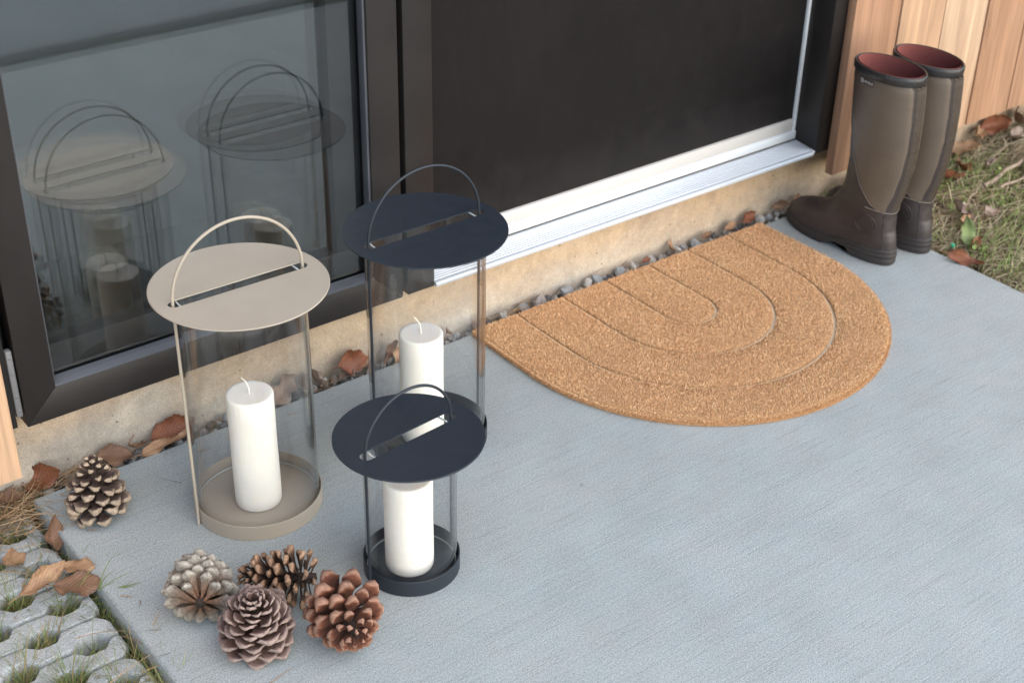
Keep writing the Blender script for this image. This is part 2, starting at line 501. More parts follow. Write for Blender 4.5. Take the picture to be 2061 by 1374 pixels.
def blade_mat(name, stops):
    m = Mat(name, rough=.7, spec=.2)
    m.color(m.ramp(m.attr('tone'), stops))
    return m.m
M_LAWN = blade_mat('lawn_blades', [(0, (.17, .125, .07)), (.25, (.33, .26, .155)), (.5, (.50, .42, .28)), (.62, (.26, .27, .11)), (.8, (.17, .22, .07)), (1, (.25, .32, .10))])
M_TUFT = blade_mat('tuft_blades', [(0, (.24, .175, .085)), (.2, (.20, .21, .07)), (.5, (.115, .155, .045)), (.8, (.165, .215, .065)), (1, (.34, .32, .13))])
M_NEEDLE = blade_mat('pine_needles', [(0, (.18, .10, .05)), (.5, (.34, .215, .115)), (1, (.46, .33, .19))])
m = Mat('green_plastic', rough=.3, spec=.5, base=(.0, .34, .17)); M_BEADGREEN = m.m
m = Mat('petal', rough=.7, base=(.78, .74, .60)); M_PETAL = m.m
m = Mat('weed_leaf', rough=.6, spec=.3); m.color(m.ramp(m.attr('tone'), [(0, (.11, .17, .035)), (1, (.22, .28, .08))])); M_WEED = m.m
m = Mat('dry_stick', rough=.85, spec=.2); n = m.noise(1, 4, .6, m.co((40, 40, 40))); m.color(m.ramp(n, [(.3, (.22, .155, .105)), (.7, (.44, .35, .27))])); M_STICK = m.m

# ================================================================== SETTING
SX1 = 1.765           # right edge of the slab (x), left edge x = 0, house edge y = 0
def axis(lo_far, lo, hi, hi_far, step):
    a = list(np.arange(lo, hi + 1e-6, step))
    l, d = [], step
    v = lo
    while v > lo_far:
        d *= 1.6; v -= d; l.append(max(v, lo_far))
    h, d, v = [], step, hi
    while v < hi_far:
        d *= 1.6; v += d; h.append(min(v, hi_far))
    return np.array(l[::-1] + a + h)
gx = axis(-80, -1.0, 3.4, 80, .03); gy = axis(-80, -1.9, .3, 80, .03)
gv = []
for x in gx:
    for y in gy:
        z = -.030 + .006 * noise.noise((x * 9, y * 9, 1.3)) + .004 * noise.noise((x * 31, y * 31, 4.1))
        if x < .0: z -= .022
        elif x > SX1 + .01: z += .006 + .006 * noise.noise((x * 4, y * 4, 7.7))
        if 0 < x < SX1 and -1.76 < y < -.02: z = -.09
        if x < 0 and abs(y) < .2 and y > -.03: z += .022
        gv.append((x, y, z))
ground = part('ground', gv, grid_faces(len(gx), len(gy)), M_SOIL)
tag(ground, kind='structure')

def slab_box(name, x0, x1, y0, y1, z0, z1, mat, bevel):
    bm = bmesh.new()
    bmesh.ops.create_cube(bm, size=1.0)
    for v in bm.verts:
        v.co = Vector((x0 + (v.co.x + .5) * (x1 - x0), y0 + (v.co.y + .5) * (y1 - y0), z0 + (v.co.z + .5) * (z1 - z0)))
    bmesh.ops.bevel(bm, geom=[e for e in bm.edges if all(v.co.z > z1 - 1e-4 for v in e.verts)], offset=bevel, segments=3, affect='EDGES', profile=.5)
    o = from_bm(name, bm, mat, None, smooth=True, angle=40)
    tag(o, kind='structure')
    return o
slab_box('patio_slab', 0, SX1, -1.705, 0, -.10, 0, M_SLAB, .004)
slab_box('path', -6.0, 8.0, -6.5, -1.775, -.10, .002, M_SLAB, .004)

# ---- grid pavers left of the slab: wavy concrete bars between rows of hexagonal holes
paving = empty('grass_paving', (0, 0, 0)); tag(paving, kind='structure')
ROW0, PITCH, HP = -.042, .0468, .098
def hole_x0(j): return -.050 if j % 2 == 0 else -.001
def notch(x, j):
    d = (x - hole_x0(j)) / HP
    d = abs(d - round(d)) * HP
    return .0028 + min(.0150, max(0., (.0255 - d) * 1.15))
def wob(x, y, s): return noise.noise((x * 40 + s, y * 40, s * 3.1)) * .0018 + noise.noise((x * 130, y * 130 + s, s)) * .0012 + noise.noise((x * 300, y * 300, s)) * .0006
XR = -.012
for j in range(-1, 26):
    segs = [(XR - .294 * k - .294 + .003, XR - .294 * k) for k in range(3)]
    for (xa, xb) in segs:
        n = int((xb - xa) / .0035) + 1
        V = []
        nv = 15
        dz = random.uniform(-.0025, .0015)
        for i in range(n):
            x = xa + (xb - xa) * i / (n - 1)
            e = min(1.0, min(x - xa, xb - x) / .005 + .0)
            yt = ROW0 - PITCH * j - notch(x, j); yb = ROW0 - PITCH * (j + 1) + notch(x, j + 1)
            endz = -.004 * (1 - e) ** 2
            prof = [(0, -.06), (0, -.016), (.0, -.0045), (.0006, -.0016), (.0020, -.0002)]
            row = []
            for (o, z) in prof: row.append((yt - o, z))
            for k in range(1, 6): row.append((yt - .0020 + (yb + .0020 - (yt - .0020)) * k / 6, 0.0))
            for (o, z) in prof[::-1]: row.append((yb + o, z))
            for k, (y, z) in enumerate(row):
                zz = z + (wob(x, y, 5) * .6 + endz if k not in (0, nv - 1) else 0)
                V.append((x + wob(x, y, 9) * .6, y + wob(x, y, 2) * .6, -.017 + dz + zz))
        F = grid_faces(n, nv, flip=True)
        F.append(tuple(range(nv))); F.append(tuple(range((n - 1) * nv, n * nv))[::-1])
        me = make_mesh('paver', V, F, M_PAVER, True); me.set_sharp_from_angle(angle=R(32))
        link('paver', me, paving)

# ================================================================== HOUSE
house = empty('house', (0.85, 0.04, 0))
tag(house, 'house front with dark window and door, pale concrete plinth and cedar cladding', 'house')
HO = Vector((0.85, 0.04, 0))
def hpart(o):
    o.parent = house
    o.location = o.location - HO
    return o
def hbox(name, *a, mat=M_FRAME, parent=None, bevel=.0015):
    o = box(name, *a, mat, None, bevel)
    if parent is None: hpart(o)
    else: o.parent = parent
    return o
FY = -.012                         # front face of frames
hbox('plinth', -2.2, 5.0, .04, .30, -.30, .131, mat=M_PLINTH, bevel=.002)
hbox('sheathing', -2.2, -.004, .012, .30, .133, 2.7, mat=M_CAVITY, bevel=0)
hbox('sheathing', 1.742, 5.0, .012, .30, .133, 2.7, mat=M_CAVITY, bevel=0)
hbox('lintel', -.003, 1.741, .012, .30, 2.20, 2.7, mat=M_CAVITY, bevel=0)
# room behind the glass: a plain dark box
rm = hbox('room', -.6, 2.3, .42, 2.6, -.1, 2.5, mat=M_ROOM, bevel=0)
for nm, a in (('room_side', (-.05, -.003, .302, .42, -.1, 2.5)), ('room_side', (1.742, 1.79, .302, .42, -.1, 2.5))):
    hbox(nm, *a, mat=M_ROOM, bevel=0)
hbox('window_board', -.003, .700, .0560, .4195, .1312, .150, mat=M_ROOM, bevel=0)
# cladding boards
bx = 1.7225
widths = [.1465, .148, .1535, .150, .149, .152, .150, .148, .151, .150, .149, .150]
for i, w in enumerate(widths):
    hbox('cladding_board', bx + .0024, bx + w - .0024, -.0345 + random.uniform(-.001, .001), -.0130, .081 + .0018 * min(i, 4), 2.7, mat=M_CEDAR, bevel=.0022)
    bx += w
bx = -.0147
for i, w in enumerate([.150, .149, .151, .150, .148, .15, .15]):
    hbox('cladding_board', bx - w + .0024, bx - .0024, -.0345 + random.uniform(-.001, .001), -.0130, .0676, 2.7, mat=M_CEDAR, bevel=.0022)
    bx -= w
# boards over the openings
bx = 0.0
for i in range(11):
    hbox('cladding_board', bx - .0110, bx + .1420, -.0345, -.0130, 2.205, 2.7, mat=M_CEDAR, bevel=.0022)
    bx += .1563
# window
win = empty('window', (0, 0, 0)); win.parent = house; win.location = -HO
Z0, Z1 = .132, 2.19
def wprism(name, pts, z0, z1, mat, parent): pass
def extrude_profile(name, prof, p0, p1, mat, parent, miter=(0, 0), axis_='x'):
    """profile (a,b) list swept along x or z; a = offset across (z for x-sweep / x for z-sweep), b = y; miter: per end, shift per unit a"""
    V = []
    for (end, mi) in ((p0, miter[0]), (p1, miter[1])):
        for a, b in prof:
            s = end + mi * a[1] if isinstance(a, tuple) else end
            av = a[0] if isinstance(a, tuple) else a
            V.append((s, b, av) if axis_ == 'x' else (av, b, s))
    n = len(prof)
    F = [(k, (k + 1) % n, n + (k + 1) % n, n + k) for k in range(n)] + [tuple(range(n))[::-1], tuple(range(n, 2 * n))]
    bm = bmesh.new()
    vs_ = [bm.verts.new(v) for v in V]
    for f in F: bm.faces.new([vs_[i] for i in f])
    bmesh.ops.recalc_face_normals(bm, faces=bm.faces[:])
    bmesh.ops.bevel(bm, geom=bm.edges[:], offset=.0008, segments=2, affect='EDGES', profile=.5)
    return from_bm(name, bm, mat, parent, smooth=True, angle=40)
XL0, XL1, XR0, XR1 = .010, .0590, .6095, .6640
ZB0, ZB1 = .1325, .1840
# bottom rail and stiles meet in mitred corners, with a hairline joint
extrude_profile('bottom_rail', [((ZB0, 0), FY), ((ZB1, 1), FY), ((ZB1, 1), .030), ((ZB0, 0), .030)], XL0 + .0004, XR1 - .0004, M_FRAME, win, (XL1 - XL0, -(XR1 - XR0)))
extrude_profile('stile', [((XL0, 0), FY), ((XL1, 1), FY), ((XL1, 1), .030), ((XL0, 0), .030)], ZB0 + .0004, Z1, M_FRAME, win, (ZB1 - ZB0, -.05), 'z')
extrude_profile('stile', [((XR1, 0), FY), ((XR0, 1), FY), ((XR0, 1), .030), ((XR1, 0), .030)], ZB0 + .0004, Z1, M_FRAME, win, (ZB1 - ZB0, -.05), 'z')
box('top_rail', XL1, XR0, FY, .030, Z1 - .05, Z1, M_FRAME, win)
# glazing bead: sloped strip from the rail up to the glass
extrude_profile('glazing_bead', [(ZB1 - .004, FY + .002), (ZB1 + .0005, FY + .0012), (ZB1 + .0075, .0085), (ZB1 - .004, .0085)], XL1 - .001, XR0 + .001, M_BEAD, win)
for xa, xb in ((XL1 - .002, XL1 + .003), (XR0 - .004, XR0 + .002)):
    box('glazing_bead', xa, xb, FY + .004, .0085, ZB1 + .008, Z1 - .05, M_BEAD, win, .001)
def pane(name, x0, x1, z0, z1, y, mat, parent):
    return part(name, [(x0, y, z0), (x1, y, z0), (x1, y, z1), (x0, y, z1)], [(0, 1, 2, 3)], mat, parent, False)
pane('pane', XL1 - .001, XR0 + .001, ZB1, Z1 - .05, .0125, M_PANE, win)
# inner sash set back behind the outer pane, with the second and third pane in it
box('inner_sash', XL1 - .03, XR0 + .03, .018, .055, ZB1 - .02, ZB1 + .052, M_INNER, win)
box('inner_sash', XL1 - .03, XL1 - .006, .018, .055, ZB1 + .0525, Z1, M_INNER, win)
box('inner_sash', XR0 - .052, XR0 + .03, .018, .055, ZB1 + .0525, Z1, M_INNER, win)
pane('pane', XL1 - .010, XR0 - .040, ZB1 + .045, Z1 - .04, .0345, M_PANE_LOWE, win)
pane('pane', XL1 - .010, XR0 - .040, ZB1 + .045, Z1 - .04, .0500, M_PANE, win)
# hinge plate on the left edge
hg = box('hinge', -.0015, .0085, -.008, .004, .150, .262, M_HINGE, win, .003)
for hz in (.162, .186, .225, .250):
    V, F = lathe_geo([(0, .0012), (.0016, .0008), (.0022, 0)], 12)
    part('screw', [(.0035 + a, -.0082 - c, hz + b) for a, b, c in V], F, M_HINGE, hg)
box('gasket', -.0143, -.002, -.004, .011, .133, 2.19, M_GASKET, win, 0)
# door
door = empty('door', (0, 0, 0)); door.parent = house; door.location = -HO
box('gasket', .6645, .6735, .010, .030, .133, 2.19, M_GASKET, door, 0)
box('jamb', .6740, .7285, FY, .10, .133, 2.19, M_FRAME, door)
box('jamb', 1.6885, 1.7380, FY, .12, .1315, 2.19, M_FRAME, door)
box('head', .7290, 1.6880, FY, .10, 2.13, 2.19, M_FRAME, door)
box('door_leaf', .7290, 1.6868, .0560, .100, .1900, 2.128, M_DOOR, door, .001)
box('weather_strip', 1.6815, 1.6880, .0478, .0556, .150, 2.128, M_WHITE, door, .001)
box('seal_strip', .7292, 1.6810, .0505, .0900, .1652, .1893, M_SEAL, door, .0012)
box('white_strip', .7292, 1.6878, .0445, .0880, .1468, .1648, M_WHITE, door, .002)
th = extrude_profile('threshold', [(.1335, FY), (.1395, FY + .0005), (.1455, .0440), (.1335, .0440)], .7295, 1.6872, M_ALU, door)
th2 = extrude_profile('threshold_nose', [(.1320, FY - .0045), (.1378, FY - .0048), (.1402, FY - .002), (.1402, FY + .0015), (.1320, FY + .0015)], .7293, 1.6790, M_ALU, th)
for k in range(8):
    y = -.0055 + k * .0058
    z = .1395 + (.1455 - .1395) * (y + .0115) / .0555
    extrude_profile('rib', [(z - .001, y), (z + .0013, y + .0006), (z + .0014, y + .0018), (z - .001, y + .0026)], .7300, 1.6868, M_ALU, th)

# ================================================================== LANTERNS AND CANDLES
def lantern(loc, rz, label, H, rb, rl, rod, mat, rad):
    t = empty('lantern', loc, rz)
    tag(t, label, 'lantern', None)
    th_ = .0014
    rim = .0255
    lathe('tray', [(0, .0), (rb - .001, .0), (rb, .001), (rb, rim - .0004), (rb - .0004, rim), (rb - th_ + .0003, rim), (rb - th_, rim - .0004), (rb - th_, .0070), (rb - th_ - .001, .0062), (0, .0060)], mat, t, 128)
    ro, ri = rb - .0040, rb - .0070
    gl = lathe('glass_cylinder', [(ro, .0070), (ro, H - .004)], M_GLASS, t, 128)
    V, F = lathe_geo([(ri, .0070), (ri, H - .004)], 128)
    part('inner_wall', V, F, M_GLASS, gl)
    tube('rim', [((ro + ri) / 2 * math.cos(a), (ro + ri) / 2 * math.sin(a), H - .004) for a in np.linspace(0, 2 * math.pi, 97)[:-1]], .0014, M_RIM, gl, 8, True)
    tube('foot_edge', [((ro + ri) / 2 * math.cos(a), (ro + ri) / 2 * math.sin(a), .0078) for a in np.linspace(0, 2 * math.pi, 97)[:-1]], .0010, M_RIM, gl, 6, True)
    # lid: disc with a long round-ended slot
    sl, sw = rod + .0068, .0098
    pts = []
    for k in range(25):
        a = -math.pi / 2 + math.pi * k / 24
        pts.append((sl - sw + sw * math.cos(a), sw * math.sin(a)))
    pts += [(-x, -y) for x, y in pts]
    angs = sorted(set([round(math.atan2(y, x), 6) for x, y in pts] + [round(-math.pi + 2 * math.pi * k / 160 + .0007, 6) for k in range(160)]))
    def slot_r(a):
        c, s = abs(math.cos(a)), abs(math.sin(a))
        if s * (sl - sw) >= c * sw: return sw / s
        cx = sl - sw; b = c * cx
        return b + math.sqrt(max(0, b * b - cx * cx + sw * sw))
    V = []
    T = .0018
    for a in angs:
        c, s = math.cos(a), math.sin(a); r0 = slot_r(a)
        for r, z in ((r0, H - T), (r0, H), (rl - .0007, H), (rl, H - .0006), (rl, H - T)):
            V.append((r * c, r * s, z))
    lid = part('lid', V, grid_faces(len(angs), 5, wrap_u=True, wrap_v=True), mat, t)
    lid.data.set_sharp_from_angle(angle=R(30))
    path = [(-rod, 0, .001 + (H - .001) * k / 12) for k in range(12)]
    path += [(-rod * math.cos(a), 0, H + rod * math.sin(a)) for a in np.linspace(0, math.pi, 49)]
    path += [(rod, 0, H - (H - .001) * k / 12) for k in range(1, 13)]
    tube('handle', path, rad, mat, t, 14)
    return t
H1, H2 = .372, .224
lantern((.2705, -.2040, 0), R(-1.1), 'tall taupe lantern with glass cylinder in front of the window', H1, .0950, .1237, .0984, M_TAUPE, .0022)
lantern((.5725, -.2140, 0), R(-.7), 'tall blue-black lantern standing between the taupe lantern and the doormat', H1, .0950, .1237, .0984, M_NAVY, .0021)
lantern((.3720, -.4625, 0), R(4.8), 'small blue-black lantern standing in front of the two tall ones', H2, .0682, .1031, .0737, M_NAVY, .0021)
def candle(loc, h, rz, label):
    t = empty('candle', loc, rz); tag(t, label, 'candle', 'white pillar candles in the lanterns')
    r = .0342
    prof = [(0, .0), (r - .004, .0), (r - .0012, .0014), (r, .0045)] + [(r + .0002 * math.sin(k), h * k / 8) for k in range(1, 8)] + [(r, h - .0025), (r - .0008, h - .0007), (r - .0024, h), (r - .006, h - .0004), (.012, h - .0012), (0, h - .0015)]
    lathe('wax', prof, M_WAX, t, 96, 60)
    tube('wick', [(0, 0, h - .003), (.0002, .0003, h + .006), (-.0012, .001, h + .014), (-.0040, .002, h + .021), (-.0085, .003, h + .0275), (-.0105, .0032, h + .030)], [.0011, .0011, .00105, .001, .0009, .0006], M_WICK, t, 8)
    return t
candle((.2685, -.2085, .0063), .191, R(20), 'white pillar candle with curved wick inside the taupe lantern')
candle((.5615, -.2150, .0063), .191, R(0), 'white pillar candle inside the tall blue-black lantern')
candle((.3680, -.4632, .0063), .151, R(60), 'white pillar candle inside the small blue-black lantern')

# ================================================================== DOORMAT
MX, MYB, MYC, MR = 1.1845, -.006, -.172, .3705
mat_t = empty('doormat', (MX, MYB, 0)); tag(mat_t, 'tan coir doormat with round front and three grooved arches before the door', 'doormat')
def mat_pt(u, r):
    """u in 0..1 along the arch of radius r (local coords: x centred, y from the straight edge)"""
    st = MYB - MYC; arc = math.pi * r; tot = 2 * st + arc; d = u * tot
    if d < st: return (-r, -d)
    if d < st + arc:
        a = (d - st) / max(r, 1e-6); return (-r * math.cos(a), -st - r * math.sin(a))
    return (r, -st + (d - st - arc))
GROOVES = (.0545, .1615, .2705)
rs = [0.0]
for g in GROOVES:
    rs += [g - .0045, g - .0034, g - .0026, g + .0026, g + .0034, g + .0045]
rs += [.02, .04, .08, .11, .14, .19, .22, .25, .30, .33, .35, MR - .006, MR - .003, MR - .001, MR]
rs = sorted(rs)
def mat_h(r):
    for g in GROOVES:
        d = abs(r - g)
        if d < .0027: return .0068
        if d < .0046: return .0068 + (.0112 - .0068) * (d - .0026) / .0020
    if r > MR - .0062:
        return {0: .0112}.get(0) - (.0112) * max(0, (r - (MR - .0062)) / .0062) ** 3
    return .0112
NU = 220
V = []
for r in rs:
    for k in range(NU):
        x, y = mat_pt(k / (NU - 1), r)
        V.append((x, y, max(.0008, mat_h(r) + .0008 * noise.noise((x * 14, y * 14, 0)))))
me = make_mesh('pile_bed', V, grid_faces(len(rs), NU), M_COIRBASE, True)
me.materials.append(M_GROOVE)
for p in me.polygons:
    i = p.index // (NU - 1)
    if any(abs((rs[i] + rs[i + 1]) / 2 - g) < .0028 for g in GROOVES): p.material_index = 1
link('pile_bed', me, mat_t)
# straight back face
V = []
for r in rs[::-1]: V += [(-r, 0.0006, 0.0), (-r, .0006, mat_h(r))]
for r in rs[1:]: V += [(r, 0.0006, 0.0), (r, .0006, mat_h(r))]
part('back_edge', V, grid_faces(len(V) // 2, 2), M_COIRBASE, mat_t)
# coir pile: short stiff fibres
NF = 185000
x = rng.uniform(-MR, MR, NF * 2); y = rng.uniform(-(MYB - MYC) - MR, 0, NF * 2)
st = MYB - MYC
rr = np.where(y > -st, np.abs(x), np.hypot(x, y + st))
ok = rr < MR - .0005
for g in GROOVES: ok &= np.abs(rr - g) > .0027 + .0012 * rng.random(NF * 2)
x, y, rr = x[ok][:NF], y[ok][:NF], rr[ok][:NF]
n = len(x)
ang = rng.uniform(0, 2 * np.pi, n); lean = rng.uniform(0, .0036, n)
edge = np.clip((rr - (MR - .006)) / .006, 0, 1)
ox = np.where(y > -st, np.sign(x), x / np.maximum(rr, 1e-6)); oy = np.where(y > -st, 0, (y + st) / np.maximum(rr, 1e-6))
h0 = .0095 * (1 - edge ** 2.5); ht = rng.uniform(.0020, .0058, n)
wd = rng.uniform(.00045, .0009, n)
px, py = np.cos(ang) * wd, np.sin(ang) * wd
la = rng.uniform(0, 2 * np.pi, n)
fz = np.where(rng.random(n) < .06, 2.2, 1.0)
tx = x + np.cos(la) * lean * fz + ox * edge * .0034 * fz; ty = y + np.sin(la) * lean * fz + oy * edge * .0034 * fz
zt = h0 + ht * (1 - .55 * edge)
co = np.empty((n, 3, 3))
co[:, 0] = np.c_[x - px, y - py, h0]; co[:, 1] = np.c_[x + px, y + py, h0]; co[:, 2] = np.c_[tx, ty, zt]
clump = np.array([noise.noise((a * 210, b * 210, 0)) for a, b in zip(x, y)])
n_in = n
tone = np.repeat(np.clip(rng.normal(.55, .13, n) + .28 * clump - .25 * edge, 0, 1), 3)
# bristles sticking out round the rim
nf = 16000
st_ = MYB - MYC; tot = 2 * st_ + math.pi * MR + 2 * MR
u = rng.uniform(0, tot, nf)
ex = np.empty(nf); ey = np.empty(nf); nx = np.empty(nf); ny = np.empty(nf)
a1 = u < st_; a2 = (u >= st_) & (u < st_ + math.pi * MR); a3 = (u >= st_ + math.pi * MR) & (u < 2 * st_ + math.pi * MR); a4 = u >= 2 * st_ + math.pi * MR
ex[a1] = -MR; ey[a1] = -u[a1]; nx[a1] = -1; ny[a1] = 0
w_ = (u[a2] - st_) / MR; ex[a2] = -MR * np.cos(w_); ey[a2] = -st_ - MR * np.sin(w_); nx[a2] = -np.cos(w_); ny[a2] = -np.sin(w_)
ex[a3] = MR; ey[a3] = -st_ + (u[a3] - st_ - math.pi * MR); nx[a3] = 1; ny[a3] = 0
ex[a4] = -MR + (u[a4] - 2 * st_ - math.pi * MR); ey[a4] = 0; nx[a4] = 0; ny[a4] = 1
zb = rng.uniform(.0012, .0105, nf); inn = .0030
ln_ = rng.uniform(.0015, .0046, nf) * np.where(a4, .6, 1.0); sp = rng.normal(0, .0012, nf); wv = rng.uniform(.0004, .0008, nf)
co2 = np.empty((nf, 3, 3))
bx0, by0 = ex - nx * inn, ey - ny * inn
co2[:, 0] = np.c_[bx0 - ny * wv, by0 + nx * wv, zb]; co2[:, 1] = np.c_[bx0 + ny * wv, by0 - nx * wv, zb + .0005]
co2[:, 2] = np.c_[ex + nx * (ln_ - .001) + ny * sp, ey + ny * (ln_ - .001) - nx * sp, np.maximum(.0004, zb + rng.uniform(-.001, .0022, nf))]
co = np.concatenate([co, co2]); n = len(co)
tone = np.concatenate([tone, np.repeat(np.clip(rng.normal(.33, .16, nf), 0, 1), 3)])
me = fast_mesh('coir_pile', co.reshape(-1, 3), np.arange(n * 3).reshape(-1, 3), M_COIR, {'tone': tone})
pile = link('coir_pile', me, mat_t); tag(pile, kind='stuff')

# ================================================================== BOOTS
ZK = [0, .016, .036, .054, .062, .069, .085, .10, .127, .15, .2, .25, .3, .35, .397]
YB = [.000, -.006, -.006, -.003, .000, .003, .005, .007, .004, -.004, -.014, -.018, -.018, -.015, -.010]
YF = [.256, .265, .261, .241, .212, .184, .160, .147, .131, .126, .123, .127, .131, .134, .137]
HW = [.0395, .0435, .0445, .0440, .0438, .0435, .0430, .0430, .0430, .0432, .0450, .0465, .0472, .0475, .0475]
XS = [0, 0, 0, 0, 0, 0, 0, 0, -.001, -.0015, -.0035, -.005, -.0065, -.008, -.010]
def lerp(z, T): return float(np.interp(z, ZK, T))
def foot_w(y, z):
    t = np.interp(y, [0, .03, .07, .11, .15, .19, .235, .266], [.80, .84, .83, .84, .98, 1.0, .92, .80])
    f = np.interp(z, [0, .06, .12], [1, 1, 0])
    return 1 + (t - 1) * f
def boot_pt(th, z, off=0.0, side=1):
    """th: 0 = toe (front), pi/2 = +x, pi = heel"""
    yb, yf, hw = lerp(z, YB), lerp(z, YF), lerp(z, HW)
    yc, a = (yb + yf) / 2, (yf - yb) / 2
    c, s = math.cos(th), math.sin(th)
    e = np.interp(z, [0, .06, .14], [.80, .82, 1.0])
    cy = math.copysign(abs(c) ** e, c); sx = math.copysign(abs(s) ** (e if c < 0 else min(1, e + .04)), s)
    y = yc + a * cy
    x = hw * foot_w(y, z) * sx + lerp(z, XS)
    if off:
        nx, ny = s / max(hw, .01), c / max(a, .01)
        L = math.hypot(nx, ny); x += off * nx / L; y += off * ny / L
    return (x, y)
def panel_edges(z):
    f = (z - .110) / .150
    tb = float(np.interp(f, [0, .3, 1.0], [152, 156, 161])); tf = float(np.interp(f, [0, .05, .12, .31, .67, .97, 1.27], [151, 132, 116, 88, 59, 43, 1.0]))
    return R(tb), R(tf)
def ring(z, off, n=72): return [(*boot_pt(2 * math.pi * k / n, z, off), z) for k in range(n)]
def boot(loc, rz, label, logo):
    t = empty('rubber_boot', loc, rz); tag(t, label, 'boot', None)
    zs = [.012, .02, .03, .04, .047, .052, .056, .060, .063, .066, .069, .072, .076, .080, .085, .090, .097, .105, .115, .13, .15, .17, .2, .23, .26, .29, .32, .35, .37, .386]
    # vamp crown: flatten the topmost rings of the toe into a rounded cap
    V = []
    for z in zs: V += ring(z, 0)
    sh = part('shell', V, grid_faces(len(zs), 72, wrap_v=True), M_RUBBER, t)
    # sole with heel, arch and two welt ridges
    lev = [(0.0, .001), (.004, .0035), (.010, .0035), (.0125, .002), (.015, .0040), (.0185, .0040), (.0205, .0022), (.0225, .0034), (.026, .0034), (.028, 0.0), (.028, -.004)]
    def zbot(y):
        return float(np.interp(y, [.0, .072, .082, .118, .140, .220, .266], [0, 0, .013, .013, 0, 0, .008]))
    V = []
    n = 96
    for (z, off) in lev:
        for k in range(n):
            th = 2 * math.pi * k / n
            xx, yy = boot_pt(th, min(z, .03) * .3 + .02, off)
            zt = float(np.interp(yy, [0, .09, .145, .26], [.034, .029, .018, .020]))
            zb = zbot(yy)
            V.append((xx, yy, zb + (zt - zb) * z / .028))
    F = grid_faces(len(lev), n, wrap_v=True)
    F.append(tuple(range(n))[::-1])
    part('sole', V, F, M_SOLE, t)
    # upper rim
    n = 96
    prof = [(-.0010, -.0135), (.0018, -.0135), (.0028, -.0115), (.0031, -.006), (.0029, -.0005), (.0014, .0020), (-.0006, .0020), (-.0022, .0004), (-.0026, -.008)]
    ztop = .392
    def rimz(th): return .001 * math.cos(th)        # front edge stands a little higher
    V = []
    for k in range(n):
        th = 2 * math.pi * k / n
        for off, dz in prof:
            V.append((*boot_pt(th, ztop, off), ztop + dz + rimz(th)))
    cf = part('cuff', V, grid_faces(n, len(prof), wrap_u=True, flip=True), M_CUFF, t)
    V = []
    sgs = np.linspace(R(182), R(248), 22)
    for th in sgs:
        for off, dz in prof:
            V.append((*boot_pt(th, ztop, (off + .0018) if off > 0 else .0005), ztop + dz * 1.10 + rimz(th) + .0004))
    F = grid_faces(len(sgs), len(prof), flip=True)
    part('overlap', V, F, M_CUFF, cf)
    # lining
    V = []
    zl = [ztop + .002, ztop - .01, .35, .30, .25, .20, .14]
    for z in zl:
        for k in range(72):
            th = 2 * math.pi * k / 72
            V.append((*boot_pt(th, z, -.0042), z + (rimz(th) if z > .33 else 0)))
    F = grid_faces(len(zl), 72, wrap_v=True, flip=True); F.append(tuple(range((len(zl) - 1) * 72, len(zl) * 72)))
    part('lining', V, F, M_LINING, t)
    # pale side panels, one on each flank, running to a point above the heel
    for sgn in (-1, 1):
        nz_, ns = 40, 26
        V = []
        zlo, zhi = .110, ztop - .0145
        for i in range(nz_):
            z = zlo + (zhi - zlo) * (i / (nz_ - 1)) ** 1.25
            tb, tf = panel_edges(z)
            span = tb - tf
            for k in range(ns):
                s = k / (ns - 1)
                th = tb - span * s
                lip = .0016 if 0 < k < ns - 1 and 0 < i < nz_ - 1 else -.0004
                V.append((*boot_pt(sgn * th, z, lip), z))
        part('side_panel', V, grid_faces(nz_, ns, flip=sgn > 0), M_PANEL, t)
        # seam along the lower front edge of the panel
        path = []
        for i in range(40):
            z = zlo + (.300 - zlo) * (i / 39) ** 1.25
            path.append((*boot_pt(sgn * panel_edges(z)[1], z, .0008), z))
        tube('seam', path, .0009, M_SEAM, t, 6)
    # glossy strip up the back with two raised ribs
    V = []
    zz = np.linspace(.114, ztop - .016, 30); ss = np.linspace(-1, 1, 13)
    for z in zz:
        for s in ss:
            rib = .0016 if abs(abs(s) - .42) < .12 else 0.0
            V.append((*boot_pt(math.pi + R(16.5) * s, z, .0018 + rib if abs(s) < .99 else -.0003), z))
    part('back_strip', V, grid_faces(30, 13), M_STRIP, t)
    path = [(*boot_pt(math.pi + R(70) * s, .118 - .010 * (1 - abs(s)), .0008), .118 - .010 * (1 - abs(s))) for s in np.linspace(-1, 1, 30)]
    tube('seam', path, .0008, M_SEAM, t, 6)
    # heel seam and round emblem on the outer ankle
    tube('seam', [(*boot_pt(R(-152), z, .0004), z) for z in np.linspace(.03, .105, 12)], .0009, M_RUBBER, t, 6)
    def flank(y, z):
        yb, yf = lerp(z, YB), lerp(z, YF)
        c = max(-.97, min(.97, (y - (yb + yf) / 2) / ((yf - yb) / 2)))
        e = float(np.interp(z, [0, .06, .14], [.80, .82, 1.0]))
        return boot_pt(-math.acos(math.copysign(abs(c) ** (1 / e), c)), z)[0]
    for rad in (.0215, .0165):
        path = []
        for a in np.linspace(0, 2 * math.pi, 41)[:-1]:
            yy, z = .046 + rad * math.cos(a), .080 + rad * math.sin(a)
            path.append((flank(yy, z) - .0002, yy, z))
        tube('emblem', path, .0011 if rad > .02 else .0006, M_RUBBER, t, 6, True)
